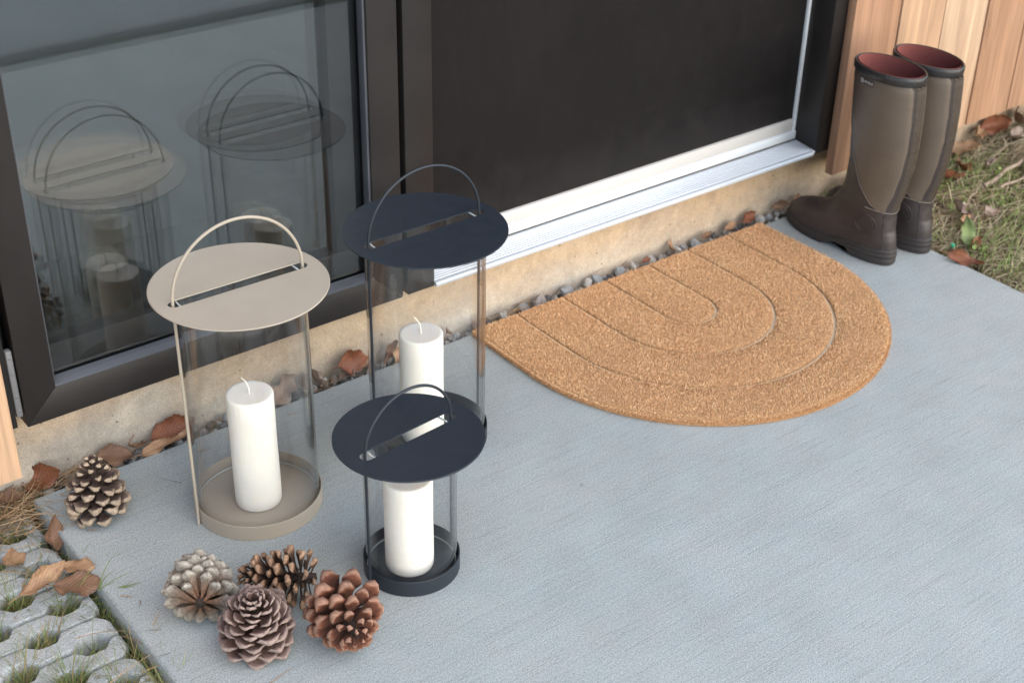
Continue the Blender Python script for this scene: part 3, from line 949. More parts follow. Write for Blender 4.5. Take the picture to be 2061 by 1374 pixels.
    if logo:
        # woven badge under the rim: ring emblem and name
        y0, zb = .094, .3625
        def wrap(u, v, lift): # u towards heel, v up
            yy = y0 - u; z = zb + v
            return (flank(yy, z) - .0018 - lift, yy, z)
        V = [wrap(u, v, 0) for u in np.linspace(-.001, .035, 12) for v in (0, .0105)]
        bd = part('badge', V, grid_faces(12, 2), M_BADGE, t)
        cu = bpy.data.curves.new('logo_text', 'FONT'); cu.body = 'AIGLE'; cu.size = .0070; cu.space_character = 1.05
        to = bpy.data.objects.new('logo_text', cu); COL.objects.link(to)
        dg = bpy.context.evaluated_depsgraph_get(); dg.update()
        tm = to.evaluated_get(dg).to_mesh()
        vv = [tuple(v.co) for v in tm.vertices]; ff = [tuple(p.vertices) for p in tm.polygons]
        to.evaluated_get(dg).to_mesh_clear(); bpy.data.objects.remove(to)
        wmax = max(v[0] for v in vv)
        part('lettering', [wrap(.0122 + v[0] / wmax * .0210, .0030 + v[1], .0004) for v in vv], ff, M_BADGETXT, bd, False)
        V = []
        for a in np.linspace(0, 2 * math.pi, 33)[:-1]:
            for rr_ in (.0046, .0036): V.append(wrap(.0055 + rr_ * math.cos(a), .0053 + rr_ * math.sin(a), .0004))
        part('emblem_ring', V, grid_faces(32, 2, wrap_u=True), M_BADGETXT, bd, False)
        V = [wrap(.0055 + u, .0053 + v, .0004) for u, v in ((-.0022, -.0022), (-.0012, -.0022), (0, .0008), (.0012, -.0022), (.0022, -.0022), (0, .0030))]
        part('emblem_mark', V, [(0, 1, 2, 5), (2, 3, 4, 5)], M_BADGETXT, bd, False)
    return t
boot((1.6450, -.2670, 0), R(0), 'brown rubber boot nearest the doormat, with a small badge under its rim', True)
boot((1.7425, -.2765, 0), R(-1.5), 'brown rubber boot at the slab edge, half hidden behind the other boot', False)

# ================================================================== PINE CONES
def scale_mesh(name, wtip, thick, point, curl, mat, rnd_=.20):
    """a woody scale along +x, unit length; z is the side that faces the cone tip"""
    nl, nw = 9, 7
    V, tipA, topA = [], [], []
    for side in (1, 0):
        for i in range(nl):
            s = i / (nl - 1)
            w = .11 + (wtip - .11) * min(1, (s / .72)) ** 1.5
            if s > .72: w *= (1 - ((s - .72) / .28) ** 3 * (1 - point)) 
            for j in range(nw):
                q = -1 + 2 * j / (nw - 1)
                xs = s - rnd_ * q * q * max(0, (s - .6) / .4) ** 1.5
                tk = (.035 + thick * max(0, (s - .45) / .55) ** 1.6)
                if s > .93: tk *= .72
                if abs(q) > .9: tk *= .25
                cup = .06 * q * q * s
                z = curl * s * s + cup + (tk * .5 if side else -tk * .5)
                if not side and .7 < s < .95 and abs(q) < .3: z -= .035
                V.append((xs, q * w * .5, z)); tipA.append(s); topA.append(float(side) * (1.0 if s < .9 else .3))
    n = nl * nw
    F = grid_faces(nl, nw) + grid_faces(nl, nw, off=n, flip=True)
    for i in range(nl - 1):
        a, b = i * nw, (i + 1) * nw
        F.append((a, a + n, b + n, b)[::-1]); a += nw - 1; b += nw - 1; F.append((a, a + n, b + n, b))
    for j in range(nw - 1):
        a = (nl - 1) * nw + j; F.append((a, a + n, a + n + 1, a + 1)[::-1])
    jr = random.Random(int(wtip * 1e5) + int(thick * 1e4))
    for k_ in range(n):
        a_, b_ = V[k_], V[k_ + n]; g_ = .014 + .010 * tipA[k_]; dx_, dy_, dz_ = (jr.uniform(-g_, g_) for _ in range(3))
        V[k_] = (a_[0] + dx_, a_[1] + dy_, a_[2] + dz_ * .8); V[k_ + n] = (b_[0] + dx_, b_[1] + dy_, b_[2] + dz_ * .8)
    me = make_mesh(name, V, F, mat, True)
    for k, vals in (('tip', tipA), ('top', topA)):
        at = me.attributes.new(k, 'FLOAT', 'POINT'); at.data.foreach_set('value', vals)
    bm = bmesh.new(); bm.from_mesh(me); bmesh.ops.recalc_face_normals(bm, faces=bm.faces[:]); bm.to_mesh(me); bm.free()
    return me
def pine_cone(center, axis_dir, label, mat, H, Rm, N, phi, wtip=.62, thick=.16, point=.55, curl=.06, seed=1, size=1.0, spin=0.0, tip_pow=.9, lift=None, core=.16):
    rd = random.Random(seed)
    t = empty('pine_cone', (center[0], center[1], 0)); tag(t, label, 'pine cone', None)
    meshes = [scale_mesh('scale', wtip * rd.uniform(.92, 1.1), thick * rd.uniform(.85, 1.15), point, curl * rd.uniform(.4, 1.6), mat) for _ in range(6)]
    A = Vector(axis_dir).normalized()
    U = A.orthogonal().normalized(); W = A.cross(U)
    items = []
    lowest = 1e9
    for i in range(N):
        f = (i + .5) / N
        t_ = f ** tip_pow
        ang = i * 2.399963 + spin + rd.uniform(-.10, .10)
        env = Rm * (np.interp(t_, [0, .12, .3, .55, .8, 1.0], [.72, .95, 1.0, .82, .50, .16]))
        cr = Rm * core * (1 - .7 * t_)
        ph = R(np.interp(t_, [0, .25, .5, .75, 1.0], phi) + rd.uniform(-10, 10))
        L = max(.007, (env - cr) / max(.45, math.cos(ph)) if abs(math.cos(ph)) > .3 else env)
        L = min(L, Rm * 1.02) * rd.uniform(.90, 1.07)
        rdir = U * math.cos(ang) + W * math.sin(ang)
        X = (rdir * math.cos(ph) + A * math.sin(ph)).normalized()
        Z = (A * math.cos(ph) - rdir * math.sin(ph)).normalized()
        Y = Z.cross(X)
        tw = Matrix.Rotation(R(rd.uniform(-16, 16)), 3, X)
        Y, Z = tw @ Y, tw @ Z
        p = rdir * cr + A * (H * (.04 + .86 * t_) - L * math.sin(ph) * .35)
        wsc = L * rd.uniform(.92, 1.08) * (1.0 if t_ < .75 else .8)
        zs_ = max(wsc, Rm * .5)
        Mx = Matrix(((X.x * L, Y.x * wsc, Z.x * zs_, p.x), (X.y * L, Y.y * wsc, Z.y * zs_, p.y), (X.z * L, Y.z * wsc, Z.z * zs_, p.z), (0, 0, 0, 1)))
        me = meshes[rd.randrange(6)]
        for v in me.vertices.values():
            lowest = min(lowest, (Mx @ v.co).z)
        items.append((me, Mx))
    mid = A * (H * .45)
    off = Vector((-mid.x, -mid.y, -lowest - (.0015 if lift is None else lift)))
    T = Matrix.Translation(off)
    for me, Mx in items:
        o = link('scale', me, t); o.matrix_local = T @ Mx
    V, F = lathe_geo([(0, 0), (Rm * core, .002), (Rm * core * 1.05, H * .3), (Rm * core * .6, H * .8), (0, H * .95)], 14)
    Bm = Matrix(((U.x, W.x, A.x, off.x), (U.y, W.y, A.y, off.y), (U.z, W.z, A.z, off.z), (0, 0, 0, 1)))
    part('core', [Bm @ Vector(v) for v in V], F, M_CORE, t)
    return t
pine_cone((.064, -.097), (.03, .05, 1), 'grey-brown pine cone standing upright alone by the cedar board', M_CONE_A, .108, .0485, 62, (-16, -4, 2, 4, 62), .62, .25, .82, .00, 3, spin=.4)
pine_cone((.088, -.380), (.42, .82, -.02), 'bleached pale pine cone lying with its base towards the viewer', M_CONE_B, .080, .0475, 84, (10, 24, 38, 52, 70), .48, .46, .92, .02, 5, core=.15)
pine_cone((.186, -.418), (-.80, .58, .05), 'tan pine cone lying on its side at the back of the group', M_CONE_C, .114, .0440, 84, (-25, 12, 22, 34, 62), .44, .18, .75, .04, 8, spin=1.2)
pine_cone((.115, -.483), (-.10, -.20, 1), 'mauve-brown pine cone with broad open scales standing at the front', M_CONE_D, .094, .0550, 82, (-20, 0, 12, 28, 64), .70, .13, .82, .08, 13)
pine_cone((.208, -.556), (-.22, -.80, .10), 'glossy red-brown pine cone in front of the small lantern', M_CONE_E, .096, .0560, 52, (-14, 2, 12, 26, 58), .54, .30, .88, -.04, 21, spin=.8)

# ================================================================== LEAVES, PEBBLES, LITTER
def leaf(loc, rot, L, W, mi, label, curl=.25, fold=.25, cup=0.0, seed=0, lobes=0, group='fallen leaves'):
    rd = random.Random(seed * 7 + 1)
    if seed in range(13, 21): L, W = L * .74, W * .74
    nl, nw = 22, 9
    V = []
    ph1, ph2 = rd.uniform(0, 6), rd.uniform(0, 6)
    for i in range(nl):
        s = i / (nl - 1)
        w = W * .5 * (math.sin(math.pi * min(1, s ** .85 * .99 + .005)) ** .75)
        if lobes: w *= .55 + .45 * abs(math.sin(s * math.pi * lobes))
        w *= 1 + .045 * ((i % 2) * 2 - 1) * (0 < i < nl - 1)
        for j in range(nw):
            q = -1 + 2 * j / (nw - 1)
            a = curl * 2.6 * (s - .35)
            zz = L * curl * (s - .4) ** 2 * 1.5
            zz += abs(q) ** 1.3 * w * fold * 1.5 + cup * q * abs(q) * w
            zz += .085 * L * math.sin(6 * s + ph1 + q * 1.8) * abs(q) ** 1.5 + .05 * L * math.sin(11 * s + ph2 - q * 3) * abs(q) ** 2
            q *= 1 + .10 * math.sin(13 * s + ph2) * abs(q) + .06 * math.sin(29 * s + ph1) * abs(q)
            V.append((L * (s - .5), q * w * (1 - .25 * abs(fold) * abs(q)), zz))
    o0 = len(V)
    F = grid_faces(nl, nw)
    path = [Vector((L * (-.5 - .22 + .22 * k / 3), 0, .02 * L * math.sin(k) + (L * curl * .24 if k == 3 else L * curl * .30))) for k in range(4)]
    path += [Vector((L * (-.5 + k / 6 * .9), 0, L * curl * ((k / 6 * .9) - .4) ** 2 * 1.5 - .0004)) for k in range(1, 7)]
    tv, tf = tube_geo(path, [.0007] * 4 + [.0006 - .00006 * k for k in range(6)], 5)
    V += [tuple(v) for v in tv]; F += [tuple(i + o0 for i in f) for f in tf]
    o = part('dry_leaf', V, F, M_LEAF[mi], None)
    sv = [i // nw / (nl - 1) for i in range(o0)] + [.5] * (len(V) - o0); qv = [abs(-1 + 2 * (i % nw) / (nw - 1)) for i in range(o0)] + [0.0] * (len(V) - o0)
    for kk, vals in (('along', sv), ('across', qv)):
        at = o.data.attributes.new(kk, 'FLOAT', 'POINT'); at.data.foreach_set('value', vals)
    o.location = loc; o.rotation_euler = tuple(R(a) for a in rot)
    tag(o, label, 'leaf', group)
    return o
# in the gap along the plinth
leaf((.243, .026, .012), (50, -8, -3), .075, .044, 0, 'rust brown leaf curled against the plinth left of the taupe lantern', .25, .30, .2, 1)
leaf((.222, .006, .004), (18, -4, 2), .085, .026, 2, 'orange-tan leaf lying flat along the slab edge left of the taupe lantern', .10, .35, 0, 2)
leaf((.168, .024, .012), (60, 55, 60), .050, .013, 2, 'thin twisted tan leaf standing against the plinth', .8, .6, .3, 3)
leaf((.140, .016, .008), (25, 10, -20), .060, .036, 1, 'brown leaf lying behind the upright pine cone', .2, .3, 0, 4)
leaf((.030, .030, .008), (48, -20, -30), .066, .044, 0, 'orange-brown jagged leaf beside the end of the cedar board', .25, .35, 0, 5)
leaf((.440, .022, .010), (40, -20, 25), .062, .050, 3, 'crumpled grey-brown leaf behind the candle of the taupe lantern', .5, .5, .3, 6, 2)
leaf((.478, .020, .008), (60, 20, 80), .045, .034, 3, 'crumpled grey-brown leaf beside the taupe lantern rod', .6, .5, .3, 7, 2)
leaf((.505, .020, .006), (30, -30, 120), .040, .030, 3, 'small crumpled grey leaf on the pebbles between the tall lanterns', .5, .6, .2, 8)
leaf((.578, .022, .018), (62, 4, 4), .062, .046, 0, 'rust red rounded leaf leaning on the plinth between the tall lanterns', .15, .30, .1, 9)
leaf((.560, .010, .003), (10, 0, 20), .040, .024, 3, 'small torn grey leaf under the rust red leaf', .3, .4, 0, 10)
leaf((.648, .020, .016), (70, -50, 20), .046, .024, 1, 'brown curled leaf standing behind the tall blue-black lantern', .5, .6, .2, 11)
leaf((.668, .010, .008), (40, -20, 30), .044, .028, 2, 'pale tan leaf half hidden by the candle of the tall blue-black lantern', .3, .4, 0, 12)
leaf((.775, .020, .008), (50, 20, 60), .034, .022, 1, 'small brown leaf right of the candle in the tall blue-black lantern', .4, .5, 0, 13)
leaf((1.252, .014, .006), (20, 5, 12), .034, .017, 0, 'small dark rust leaf on the pebbles behind the doormat', .3, .5, 0, 14)
leaf((1.325, .024, .008), (35, -10, 80), .038, .024, 2, 'small tan leaf arched over a pebble behind the doormat', .9, .3, 0, 15)
leaf((1.420, .020, .008), (30, 0, 10), .040, .022, 1, 'narrow brown leaf in the gravel near the corner of the doormat', .4, .5, 0, 16)
leaf((1.490, .022, .008), (40, 0, 18), .050, .026, 2, 'tan leaf in the gravel left of the boots', .3, .45, 0, 17)
leaf((1.545, .026, .012), (55, -5, 10), .058, .034, 0, 'dark rust leaf standing against the plinth near the boot toe', .35, .4, .1, 18)
leaf((1.640, .024, .014), (55, 0, -4), .060, .030, 1, 'long brown leaf against the plinth behind the boot toe', .2, .4, 0, 19)
leaf((1.700, .026, .010), (40, 10, 10), .050, .030, 2, 'tan leaf against the plinth between the boot toes', .3, .4, 0, 20)
# right of the slab
for i, (x, y, z, rx, ry, rz, L, W, mi, lb) in enumerate([
    (1.838, .000, .020, 50, 10, 10, .080, .050, 0, 'rust leaf behind the boot below the first cedar board'),
    (1.890, .012, .016, 40, -20, 40, .070, .045, 1, 'brown leaf behind the boot at the plinth foot'),
    (2.150, .020, .014, 30, 10, 30, .075, .05, 2, 'tan leaf below the cedar boards beside the boot shaft'),
    (2.215, -.010, .006, 10, -5, -40, .095, .060, 2, 'broad pinkish tan leaf on the grass beside the boot shaft'),
    (2.135, -.070, .008, 14, 10, 60, .075, .045, 0, 'dark rust leaf on the grass right beside the boot'),
    (2.060, -.080, .010, 16, -12, 150, .110, .060, 0, 'large rust leaf on the grass above the green weed'),
    (2.310, .020, .016, 35, 10, 20, .070, .045, 2, 'orange tan leaf against the far plinth'),
    (2.370, .020, .026, 55, -10, -30, .090, .065, 0, 'large rust leaf piled against the far plinth'),
    (2.440, .010, .024, 45, 20, 50, .085, .06, 1, 'brown leaf in the pile by the far plinth at the picture edge'),
    (2.395, -.030, .008, 10, 10, 10, .07, .045, 3, 'faded leaf in front of the leaf pile'),
    (2.500, .000, .018, 30, 20, -20, .085, .055, 1, 'brown leaf at the far right of the leaf pile'),
    (1.772, -.352, .006, 22, 12, -58, .085, .036, 0, 'folded rust leaf lying against the right edge of the slab'),
    (1.850, -.318, .008, 30, -20, 20, .045, .032, 0, 'small curled rust leaf beside the green leaf'),
    (1.905, -.252, .010, 20, 10, 20, .055, .040, 2, 'pinkish leaf under the tip of the green leaf'),
    (1.930, -.222, .014, 25, -25, 100, .075, .052, 3, 'pale crumpled leaf on the grass above the green leaf'),
    (1.985, -.255, .010, 15, 15, 10, .080, .040, 3, 'long faded leaf right of the pale crumpled leaf'),
    (2.020, -.320, .016, 40, -30, 70, .060, .030, 2, 'torn orange leaf upright in the grass'),
    (1.950, -.420, .006, 12, 8, 130, .070, .045, 3, 'grey-brown leaf in the grass near the slab at right'),
    (2.060, -.440, .008, 15, -10, 40, .06, .04, 1, 'brown leaf in the grass at the right picture edge'),
    (2.28, -.16, .010, 12, 10, 80, .085, .050, 1, 'brown leaf beside the dry stick in the grass'),
    (2.20, -.10, .010, 14, -8, 200, .08, .04, 3, 'faded leaf above the dry stick in the grass')]):
    leaf((x, y, z - .006), (rx, ry, rz), L * .84, W * .80, mi, lb, .45, .55, .2, 40 + i, 2 if mi == 3 else 0)
leaf((1.858, -.296, .014), (-14, -30, 52), .080, .034, 4, 'fresh green leaf standing in the grass by the slab corner', .15, .25, 0, 77)
# on the pavers
leaf((-.010, -.093, -.006), (30, -35, 70), .052, .034, 1, 'curled orange-brown leaf wedged between pavers and slab', .8, .5, .2, 81)
leaf((-.060, -.186, -.002), (18, -8, 12), .078, .029, 2, 'long tan leaf lying on the pavers', .25, .35, .1, 82)
leaf((-.024, -.222, -.002), (8, 4, -28), .064, .048, 1, 'broad flat brown leaf on the pavers touching the slab', .12, .12, 0, 83)
leaf((-.008, -.190, .001), (10, -4, -40), .046, .030, 2, 'small rounded tan leaf tucked against the slab edge', .12, .2, 0, 84)
leaf((-.078, -.118, -.008), (20, 30, 40), .050, .030, 2, 'faded tan leaf curled in a paver hole', .5, .5, .2, 85)
leaf((-.030, .018, .000), (10, 12, 10), .045, .035, 1, 'brown leaf under the pine needles by the cedar board', .2, .3, 0, 86)

# pebbles in the strip between slab and plinth
def pebble_mesh(seed):
    bm = bmesh.new()
    bmesh.ops.create_icosphere(bm, subdivisions=2, radius=1.0)
    for v in bm.verts:
        d = noise.noise(v.co * 1.1 + Vector((seed * 3.7, 0, 0))) * .46 + noise.noise(v.co * 2.6 + Vector((0, seed * 5.1, 0))) * .22
        v.co *= 1 + d
    me = bpy.data.meshes.new('pebble'); bm.to_mesh(me); bm.free()
    me.polygons.foreach_set('use_smooth', [True] * len(me.polygons)); me.set_sharp_from_angle(angle=R(24))
    return me
PNAME = ['grey', 'pale', 'dark', 'pinkish']
variants = []
for s in range(4):
    for c in range(4):
        me = pebble_mesh(s + 4 * c); me.materials.append(M_STONE[c]); variants.append((c, me))
placed = []
rp = random.Random(5)
def add_pebble(x, y, z, r, c=None):
    pool = [v for v in variants if c is None or v[0] == c]
    c, me = rp.choice(pool)
    o = link('pebble', me, None, (x, y, z), (rp.uniform(0, 6), rp.uniform(0, 6), rp.uniform(0, 6)), (r * rp.uniform(.9, 1.35), r * rp.uniform(.75, 1.0), r * rp.uniform(.55, .85)))
    tag(o, 'small %s pebble in the gravel strip between slab and plinth' % PNAME[c], 'pebble', '%s pebbles in the gravel strip' % PNAME[c])
for (x, r, c) in [(.905, .015, 1), (.955, .014, 0), (.985, .018, 3), (1.06, .021, 0), (1.11, .014, 1), (1.135, .017, 0), (1.165, .012, 2), (1.195, .015, 0), (1.225, .012, 1), (1.275, .016, 1), (1.30, .011, 1), (1.345, .013, 1), (1.365, .012, 0), (1.395, .017, 0), (1.585, .013, 1), (1.61, .011, 0), (1.635, .010, 1), (.335, .010, 0), (.355, .011, 1), (.37, .010, 2), (.39, .012, 0), (.52, .011, 1), (.54, .010, 3)]:
    y = .020 + rp.uniform(-.004, .006)
    placed.append((x, y, r)); add_pebble(x, y, -.005 + rp.uniform(-.003, .003), r * .84, c)
tries = 0
while len(placed) < 240 and tries < 20000:
    tries += 1
    x = rp.uniform(.03, 1.76); y = rp.uniform(.006, .034); r = rp.uniform(.0045, .0100)
    if any((x - a) ** 2 + (y - b) ** 2 < (r + q) ** 2 * .52 for a, b, q in placed): continue
    placed.append((x, y, r)); add_pebble(x, y, -.012 + rp.uniform(-.004, .005), r)

# ---- blades: curved strips gathered in one mesh
def blades(name, roots, length, width, tone, mat, label, cat, lean, seed, nseg=4, droop=1.0, head=None, flat=0.0):
    rg = np.random.default_rng(seed)
    n = len(roots)
    L = np.asarray(length); W = np.asarray(width)
    a = rg.uniform(0, 2 * np.pi, n) if head is None else head
    le = np.asarray(lean)
    co = np.zeros((n, nseg + 1, 2, 3))
    sx, sy = -np.sin(a), np.cos(a)
    pos = np.array(roots, float)
    th = le.copy()
    side = rg.normal(0, .25, n)
    for k in range(nseg + 1):
        w = W * (1 - (k / nseg) ** 1.5) * .5 + .00008
        for s_, sg in ((0, -1), (1, 1)):
            co[:, k, s_, 0] = pos[:, 0] + sx * w * sg; co[:, k, s_, 1] = pos[:, 1] + sy * w * sg; co[:, k, s_, 2] = pos[:, 2] + flat * w * sg
        stp = L / nseg
        aa = a + side * k / nseg * 2
        pos = pos + np.c_[np.cos(aa) * np.sin(th) * stp, np.sin(aa) * np.sin(th) * stp, np.cos(th) * stp]
        th = np.minimum(th + droop * rg.uniform(.1, .35, n), 1.62)
    idx = np.arange(n * (nseg + 1) * 2).reshape(n, nseg + 1, 2)
    q0, q1, q2, q3 = idx[:, :-1, 0], idx[:, :-1, 1], idx[:, 1:, 1], idx[:, 1:, 0]
    tris = np.stack([np.stack([q0, q1, q2], -1), np.stack([q0, q2, q3], -1)], 2).reshape(-1, 3)
    me = fast_mesh(name, co.reshape(-1, 3), tris, mat, {'tone': np.repeat(tone, (nseg + 1) * 2)}, True)
    o = link(name, me); tag(o, label, cat, None, 'stuff')
    return o
# lawn on the right: matted dead stalks with some green
n = 100000
x = SX1 + .004 + (rng.random(n) ** 1.35) * 2.2; y = rng.uniform(-2.0, .045, n)
keep = np.array([noise.noise((a * 6, b * 6, 2.2)) > -.45 for a, b in zip(x, y)])
x, y = x[keep], y[keep]; n = len(x)
patch = np.array([noise.noise((a * 4.5, b * 4.5, 9.9)) for a, b in zip(x, y)])
green = rng.random(n) < np.clip(.14 + patch * .7, .02, .6)
tone = np.where(green, rng.uniform(.62, 1.0, n), rng.uniform(0, .52, n))
edge = np.clip((x - SX1) / .06, 0, 1)
blades('lawn_grass', np.c_[x, y, -.022 + rng.uniform(0, .012, n)], rng.uniform(.025, .085, n) * np.where(green, .7, 1.15) * (.45 + .55 * edge), rng.uniform(.0010, .0026, n), tone, M_LAWN,
       'matted dry and green grass beside the slab', 'grass', np.where(green, rng.uniform(.2, 1.1, n), rng.uniform(.9, 1.5, n)), 3, 4, .8, flat=.5)
# tufts in the paver holes
roots, ln, tn, lean, hd = [], [], [], [], []
rt = random.Random(3)
for j in range(-1, 26):
    for k in range(0, 8):
        hx = hole_x0(j) - HP * k; hy = ROW0 - PITCH * j
        if hx > -.004: hx = -.008
        dens = rt.choice([45, 90, 130, 180, 240])
        if -.30 > hy > -.34 and abs(hx + .05) < .03: dens = 8
        for _ in range(dens):
            a, r = rt.uniform(0, 6.283), rt.uniform(0, .014)
            roots.append((hx + r * math.cos(a) * 1.2, hy + r * math.sin(a), -.046)); ln.append(rt.uniform(.03, .085)); tn.append(0.02 if rt.random() < .22 else min(1, max(0, rt.gauss(.5, .25))))
            lean.append(rt.uniform(.05, 1.15)); hd.append(a + rt.uniform(-1.6, 1.6))
blades('paver_grass', roots, np.array(ln), rng.uniform(.0007, .0016, len(roots)), np.array(tn), M_TUFT, 'thin green grass growing out of the paver holes', 'grass', np.array(lean), 5, 5, .9, np.array(hd), .3)
# grass at slab edges
roots, ln, tn, lean, hd = [], [], [], [], []
for _ in range(420):
    y = -rt.uniform(.18, 1.2); roots.append((rt.uniform(-.012, -.002), y, -.04)); ln.append(rt.uniform(.02, .055)); tn.append(min(1, max(0, rt.gauss(.45, .25)))); lean.append(rt.uniform(.1, .9)); hd.append(rt.uniform(0, 6.28))
blades('edge_grass', roots, np.array(ln), rng.uniform(.0007, .0014, len(roots)), np.array(tn), M_TUFT, 'sparse grass in the joint along the left slab edge', 'grass', np.array(lean), 6, 5, .9, np.array(hd), .3)
# fallen pine needles by the cedar board, in the pavers and in the gravel
roots, ln, hd, tn = [], [], [], []
for _ in range(520):
    roots.append((rt.gauss(-.055, .05), rt.gauss(.004, .026), rt.uniform(-.03, .004))); ln.append(rt.uniform(.05, .10)); hd.append(rt.gauss(.3, .9) + rt.choice([0, math.pi])); tn.append(rt.random())
for _ in range(60):
    roots.append((rt.uniform(.02, .14), rt.uniform(.008, .036), rt.uniform(-.005, .006))); ln.append(rt.uniform(.05, .08)); hd.append(rt.gauss(.1, .3) + rt.choice([0, math.pi])); tn.append(rt.random())
for _ in range(120):
    roots.append((-rt.uniform(.0, .5), -rt.uniform(.05, .9), rt.uniform(-.014, -.008))); ln.append(rt.uniform(.05, .09)); hd.append(rt.uniform(0, 6.28)); tn.append(rt.random())
for _ in range(90):
    roots.append((rt.uniform(.3, 1.75), rt.uniform(.006, .036), rt.uniform(-.004, .004))); ln.append(rt.uniform(.03, .07)); hd.append(rt.gauss(0, .35) + rt.choice([0, math.pi])); tn.append(rt.random() * .8)
for _ in range(16):
    roots.append((abs(rt.gauss(.03, .06)) + .01, -rt.uniform(.02, .6), .0012)); ln.append(rt.uniform(.02, .05)); hd.append(rt.uniform(0, 6.28)); tn.append(rt.random())
for _ in range(10):
    roots.append((rt.uniform(.2, 1.7), -rt.uniform(.01, .06), .0012)); ln.append(rt.uniform(.015, .04)); hd.append(rt.uniform(0, 6.28)); tn.append(rt.random())
roots = [(a, b, c) for a, b, c in roots]
blades('pine_needles', roots, np.array(ln), np.full(len(roots), .0011), np.array(tn), M_NEEDLE, 'fallen dry pine needles beside the cedar board and in the gravel', 'needles', rng.uniform(1.35, 1.56, len(roots)), 8, 4, .12, np.array(hd), .4)
# green grass sprig lying on the slab edge
blades('grass_sprig', [(-.004, -.246, -.004)] * 3 + [(.018, -.262, .001)] * 2, np.array([.062, .058, .04, .034, .03]), np.full(5, .0014), np.array([.6, .8, .5, .4, .7]), M_TUFT, 'green grass sprig bending over the left slab edge', 'grass', np.array([.75, 1.0, .5, 1.45, 1.5]), 9, 6, .5, np.array([.75, -.25, .2, -.4, -.6]), .3)
bpy.data.objects['grass_sprig']['kind'] = 'stuff'
# green weed with small round leaves
def weed(loc, n, spread, label, seed):
    rd = np.random.default_rng(seed)
    V, F, T = [], [], []
    for k in range(n):
        a = rd.uniform(0, 6.283); r = spread * math.sqrt(rd.random()); z = rd.uniform(.004, .022)
        cx, cy = r * math.cos(a), r * math.sin(a); s = rd.uniform(.0028, .0052); tx, ty = rd.normal(0, .35, 2)
        b = len(V)
        V.append((cx, cy, z - .001)); T.append(rd.random())
        for q in range(8):
            w = 2 * math.pi * q / 8
            dx, dy = s * math.cos(w), s * .8 * math.sin(w)
            V.append((cx + dx, cy + dy, z + dx * tx + dy * ty)); T.append(T[b])
        F += [(b, b + 1 + q, b + 1 + (q + 1) % 8) for q in range(8)]
    me = make_mesh('foliage', V, F, M_WEED, True)
    at = me.attributes.new('tone', 'FLOAT', 'POINT'); at.data.foreach_set('value', T)
    t = empty('weed', loc); tag(t, label, 'weed', 'green weeds in the grass')
    link('foliage', me, t)
    for k in range(6):
        a = k * 1.1
        tube('stem', [(0, 0, -.012), (spread * .4 * math.cos(a), spread * .4 * math.sin(a), .004), (spread * .8 * math.cos(a), spread * .8 * math.sin(a), .010)], .0008, M_WEED, t, 5)
weed((2.000, -.130, -.006), 60, .050, 'bright green weed with small round leaves under the large rust leaf', 1)
weed((1.970, -.190, -.008), 30, .035, 'small green weed between the boot heel and the white flower', 2)
weed((2.065, -.215, -.008), 34, .035, 'small green weed right of the white flower', 3)
weed((1.835, -.335, -.010), 22, .025, 'tiny green weed at the slab corner below the green bead', 4)
weed((2.17, -.14, -.006), 14, .020, 'tiny yellow-green weed near the dry stick', 6)
bd = empty('bead', (1.808, -.296, -.004)); tag(bd, 'small bright green plastic bead in the grass by the slab', 'bead')
bm = bmesh.new(); bmesh.ops.create_cube(bm, size=.0085); bmesh.ops.bevel(bm, geom=bm.edges[:], offset=.0022, segments=2, affect='EDGES', profile=.5)
for v in bm.verts: v.co = Euler((.4, .3, .5)).to_matrix() @ v.co + Vector((0, 0, .008))
from_bm('body', bm, M_BEADGREEN, bd, True)
fl = empty('flower', (1.970, -.199, -.006)); tag(fl, 'tiny white flower in the grass right of the boots', 'flower')
V, F = [(0, 0, .018)], []
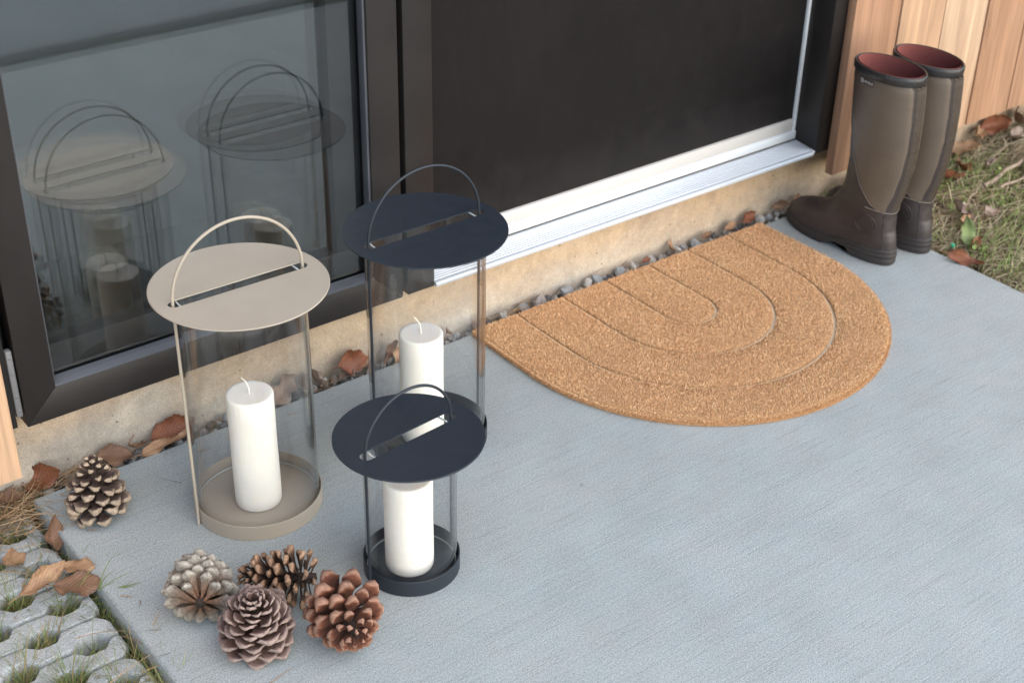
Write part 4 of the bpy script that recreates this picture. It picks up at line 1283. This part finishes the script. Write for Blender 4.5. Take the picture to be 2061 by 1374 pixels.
for q in range(15):
    w = 2 * math.pi * q / 15; rr_ = .0055 if q % 3 else .0030
    V.append((rr_ * math.cos(w), rr_ * math.sin(w), .018 + .002 * (q % 3 > 0)))
F = [(0, 1 + q, 1 + (q + 1) % 15) for q in range(15)]
part('petals', V, F, M_PETAL, fl); tube('stem', [(0, 0, -.004), (.001, 0, .008), (0, 0, .0175)], .0006, M_WEED, fl, 5)
def stick(p0, p1, r, label, seed):
    rd = random.Random(seed); p0, p1 = Vector(p0), Vector(p1)
    pts = [p0.lerp(p1, k / 7) + Vector((rd.uniform(-1, 1), rd.uniform(-1, 1), rd.uniform(-.5, .5))) * .004 for k in range(8)]
    o = tube('dry_stick', pts, [r * (1 - .05 * k) for k in range(8)], M_STICK, None, 8)
    tag(o, label, 'stick')
stick((2.10, -.160, .002), (2.36, -.110, .012), .0055, 'thick bleached stick lying in the grass at right', 1)
stick((2.12, -.185, .004), (2.30, -.180, .004), .0032, 'thin dry stick below the thick stick in the grass', 2)
stick((1.96, -.210, .012), (2.08, -.165, .020), .0016, 'slender straw stalk arching over the white flower', 3)

# scattered grit and crumbs on the slab near its edges
V, F = [], []
rg_ = random.Random(17)
for _ in range(260):
    if rg_.random() < .45: px_, py_ = rg_.uniform(.02, 1.74), -abs(rg_.gauss(0, .03)) - .004
    elif rg_.random() < .5: px_, py_ = abs(rg_.gauss(0, .05)) + .006, -rg_.uniform(.02, 1.2)
    else: px_, py_ = rg_.uniform(.05, 1.7), -rg_.uniform(.05, 1.3)
    r_ = rg_.uniform(.0005, .0016) * (1.4 if rg_.random() < .08 else 1); b_ = len(V)
    for dx_, dy_, dz_ in ((1, 0, .2), (-.6, .8, .2), (-.5, -.9, .2), (.1, .1, 1.1)):
        V.append((px_ + dx_ * r_ * rg_.uniform(.6, 1.3), py_ + dy_ * r_ * rg_.uniform(.6, 1.3), dz_ * r_))
    F += [(b_, b_ + 1, b_ + 3), (b_ + 1, b_ + 2, b_ + 3), (b_ + 2, b_, b_ + 3), (b_, b_ + 2, b_ + 1)]
grit = part('grit', V, F, M_STONE[3], None, False)
tag(grit, 'scattered fine grit lying on the concrete slab', 'grit', None, 'stuff')
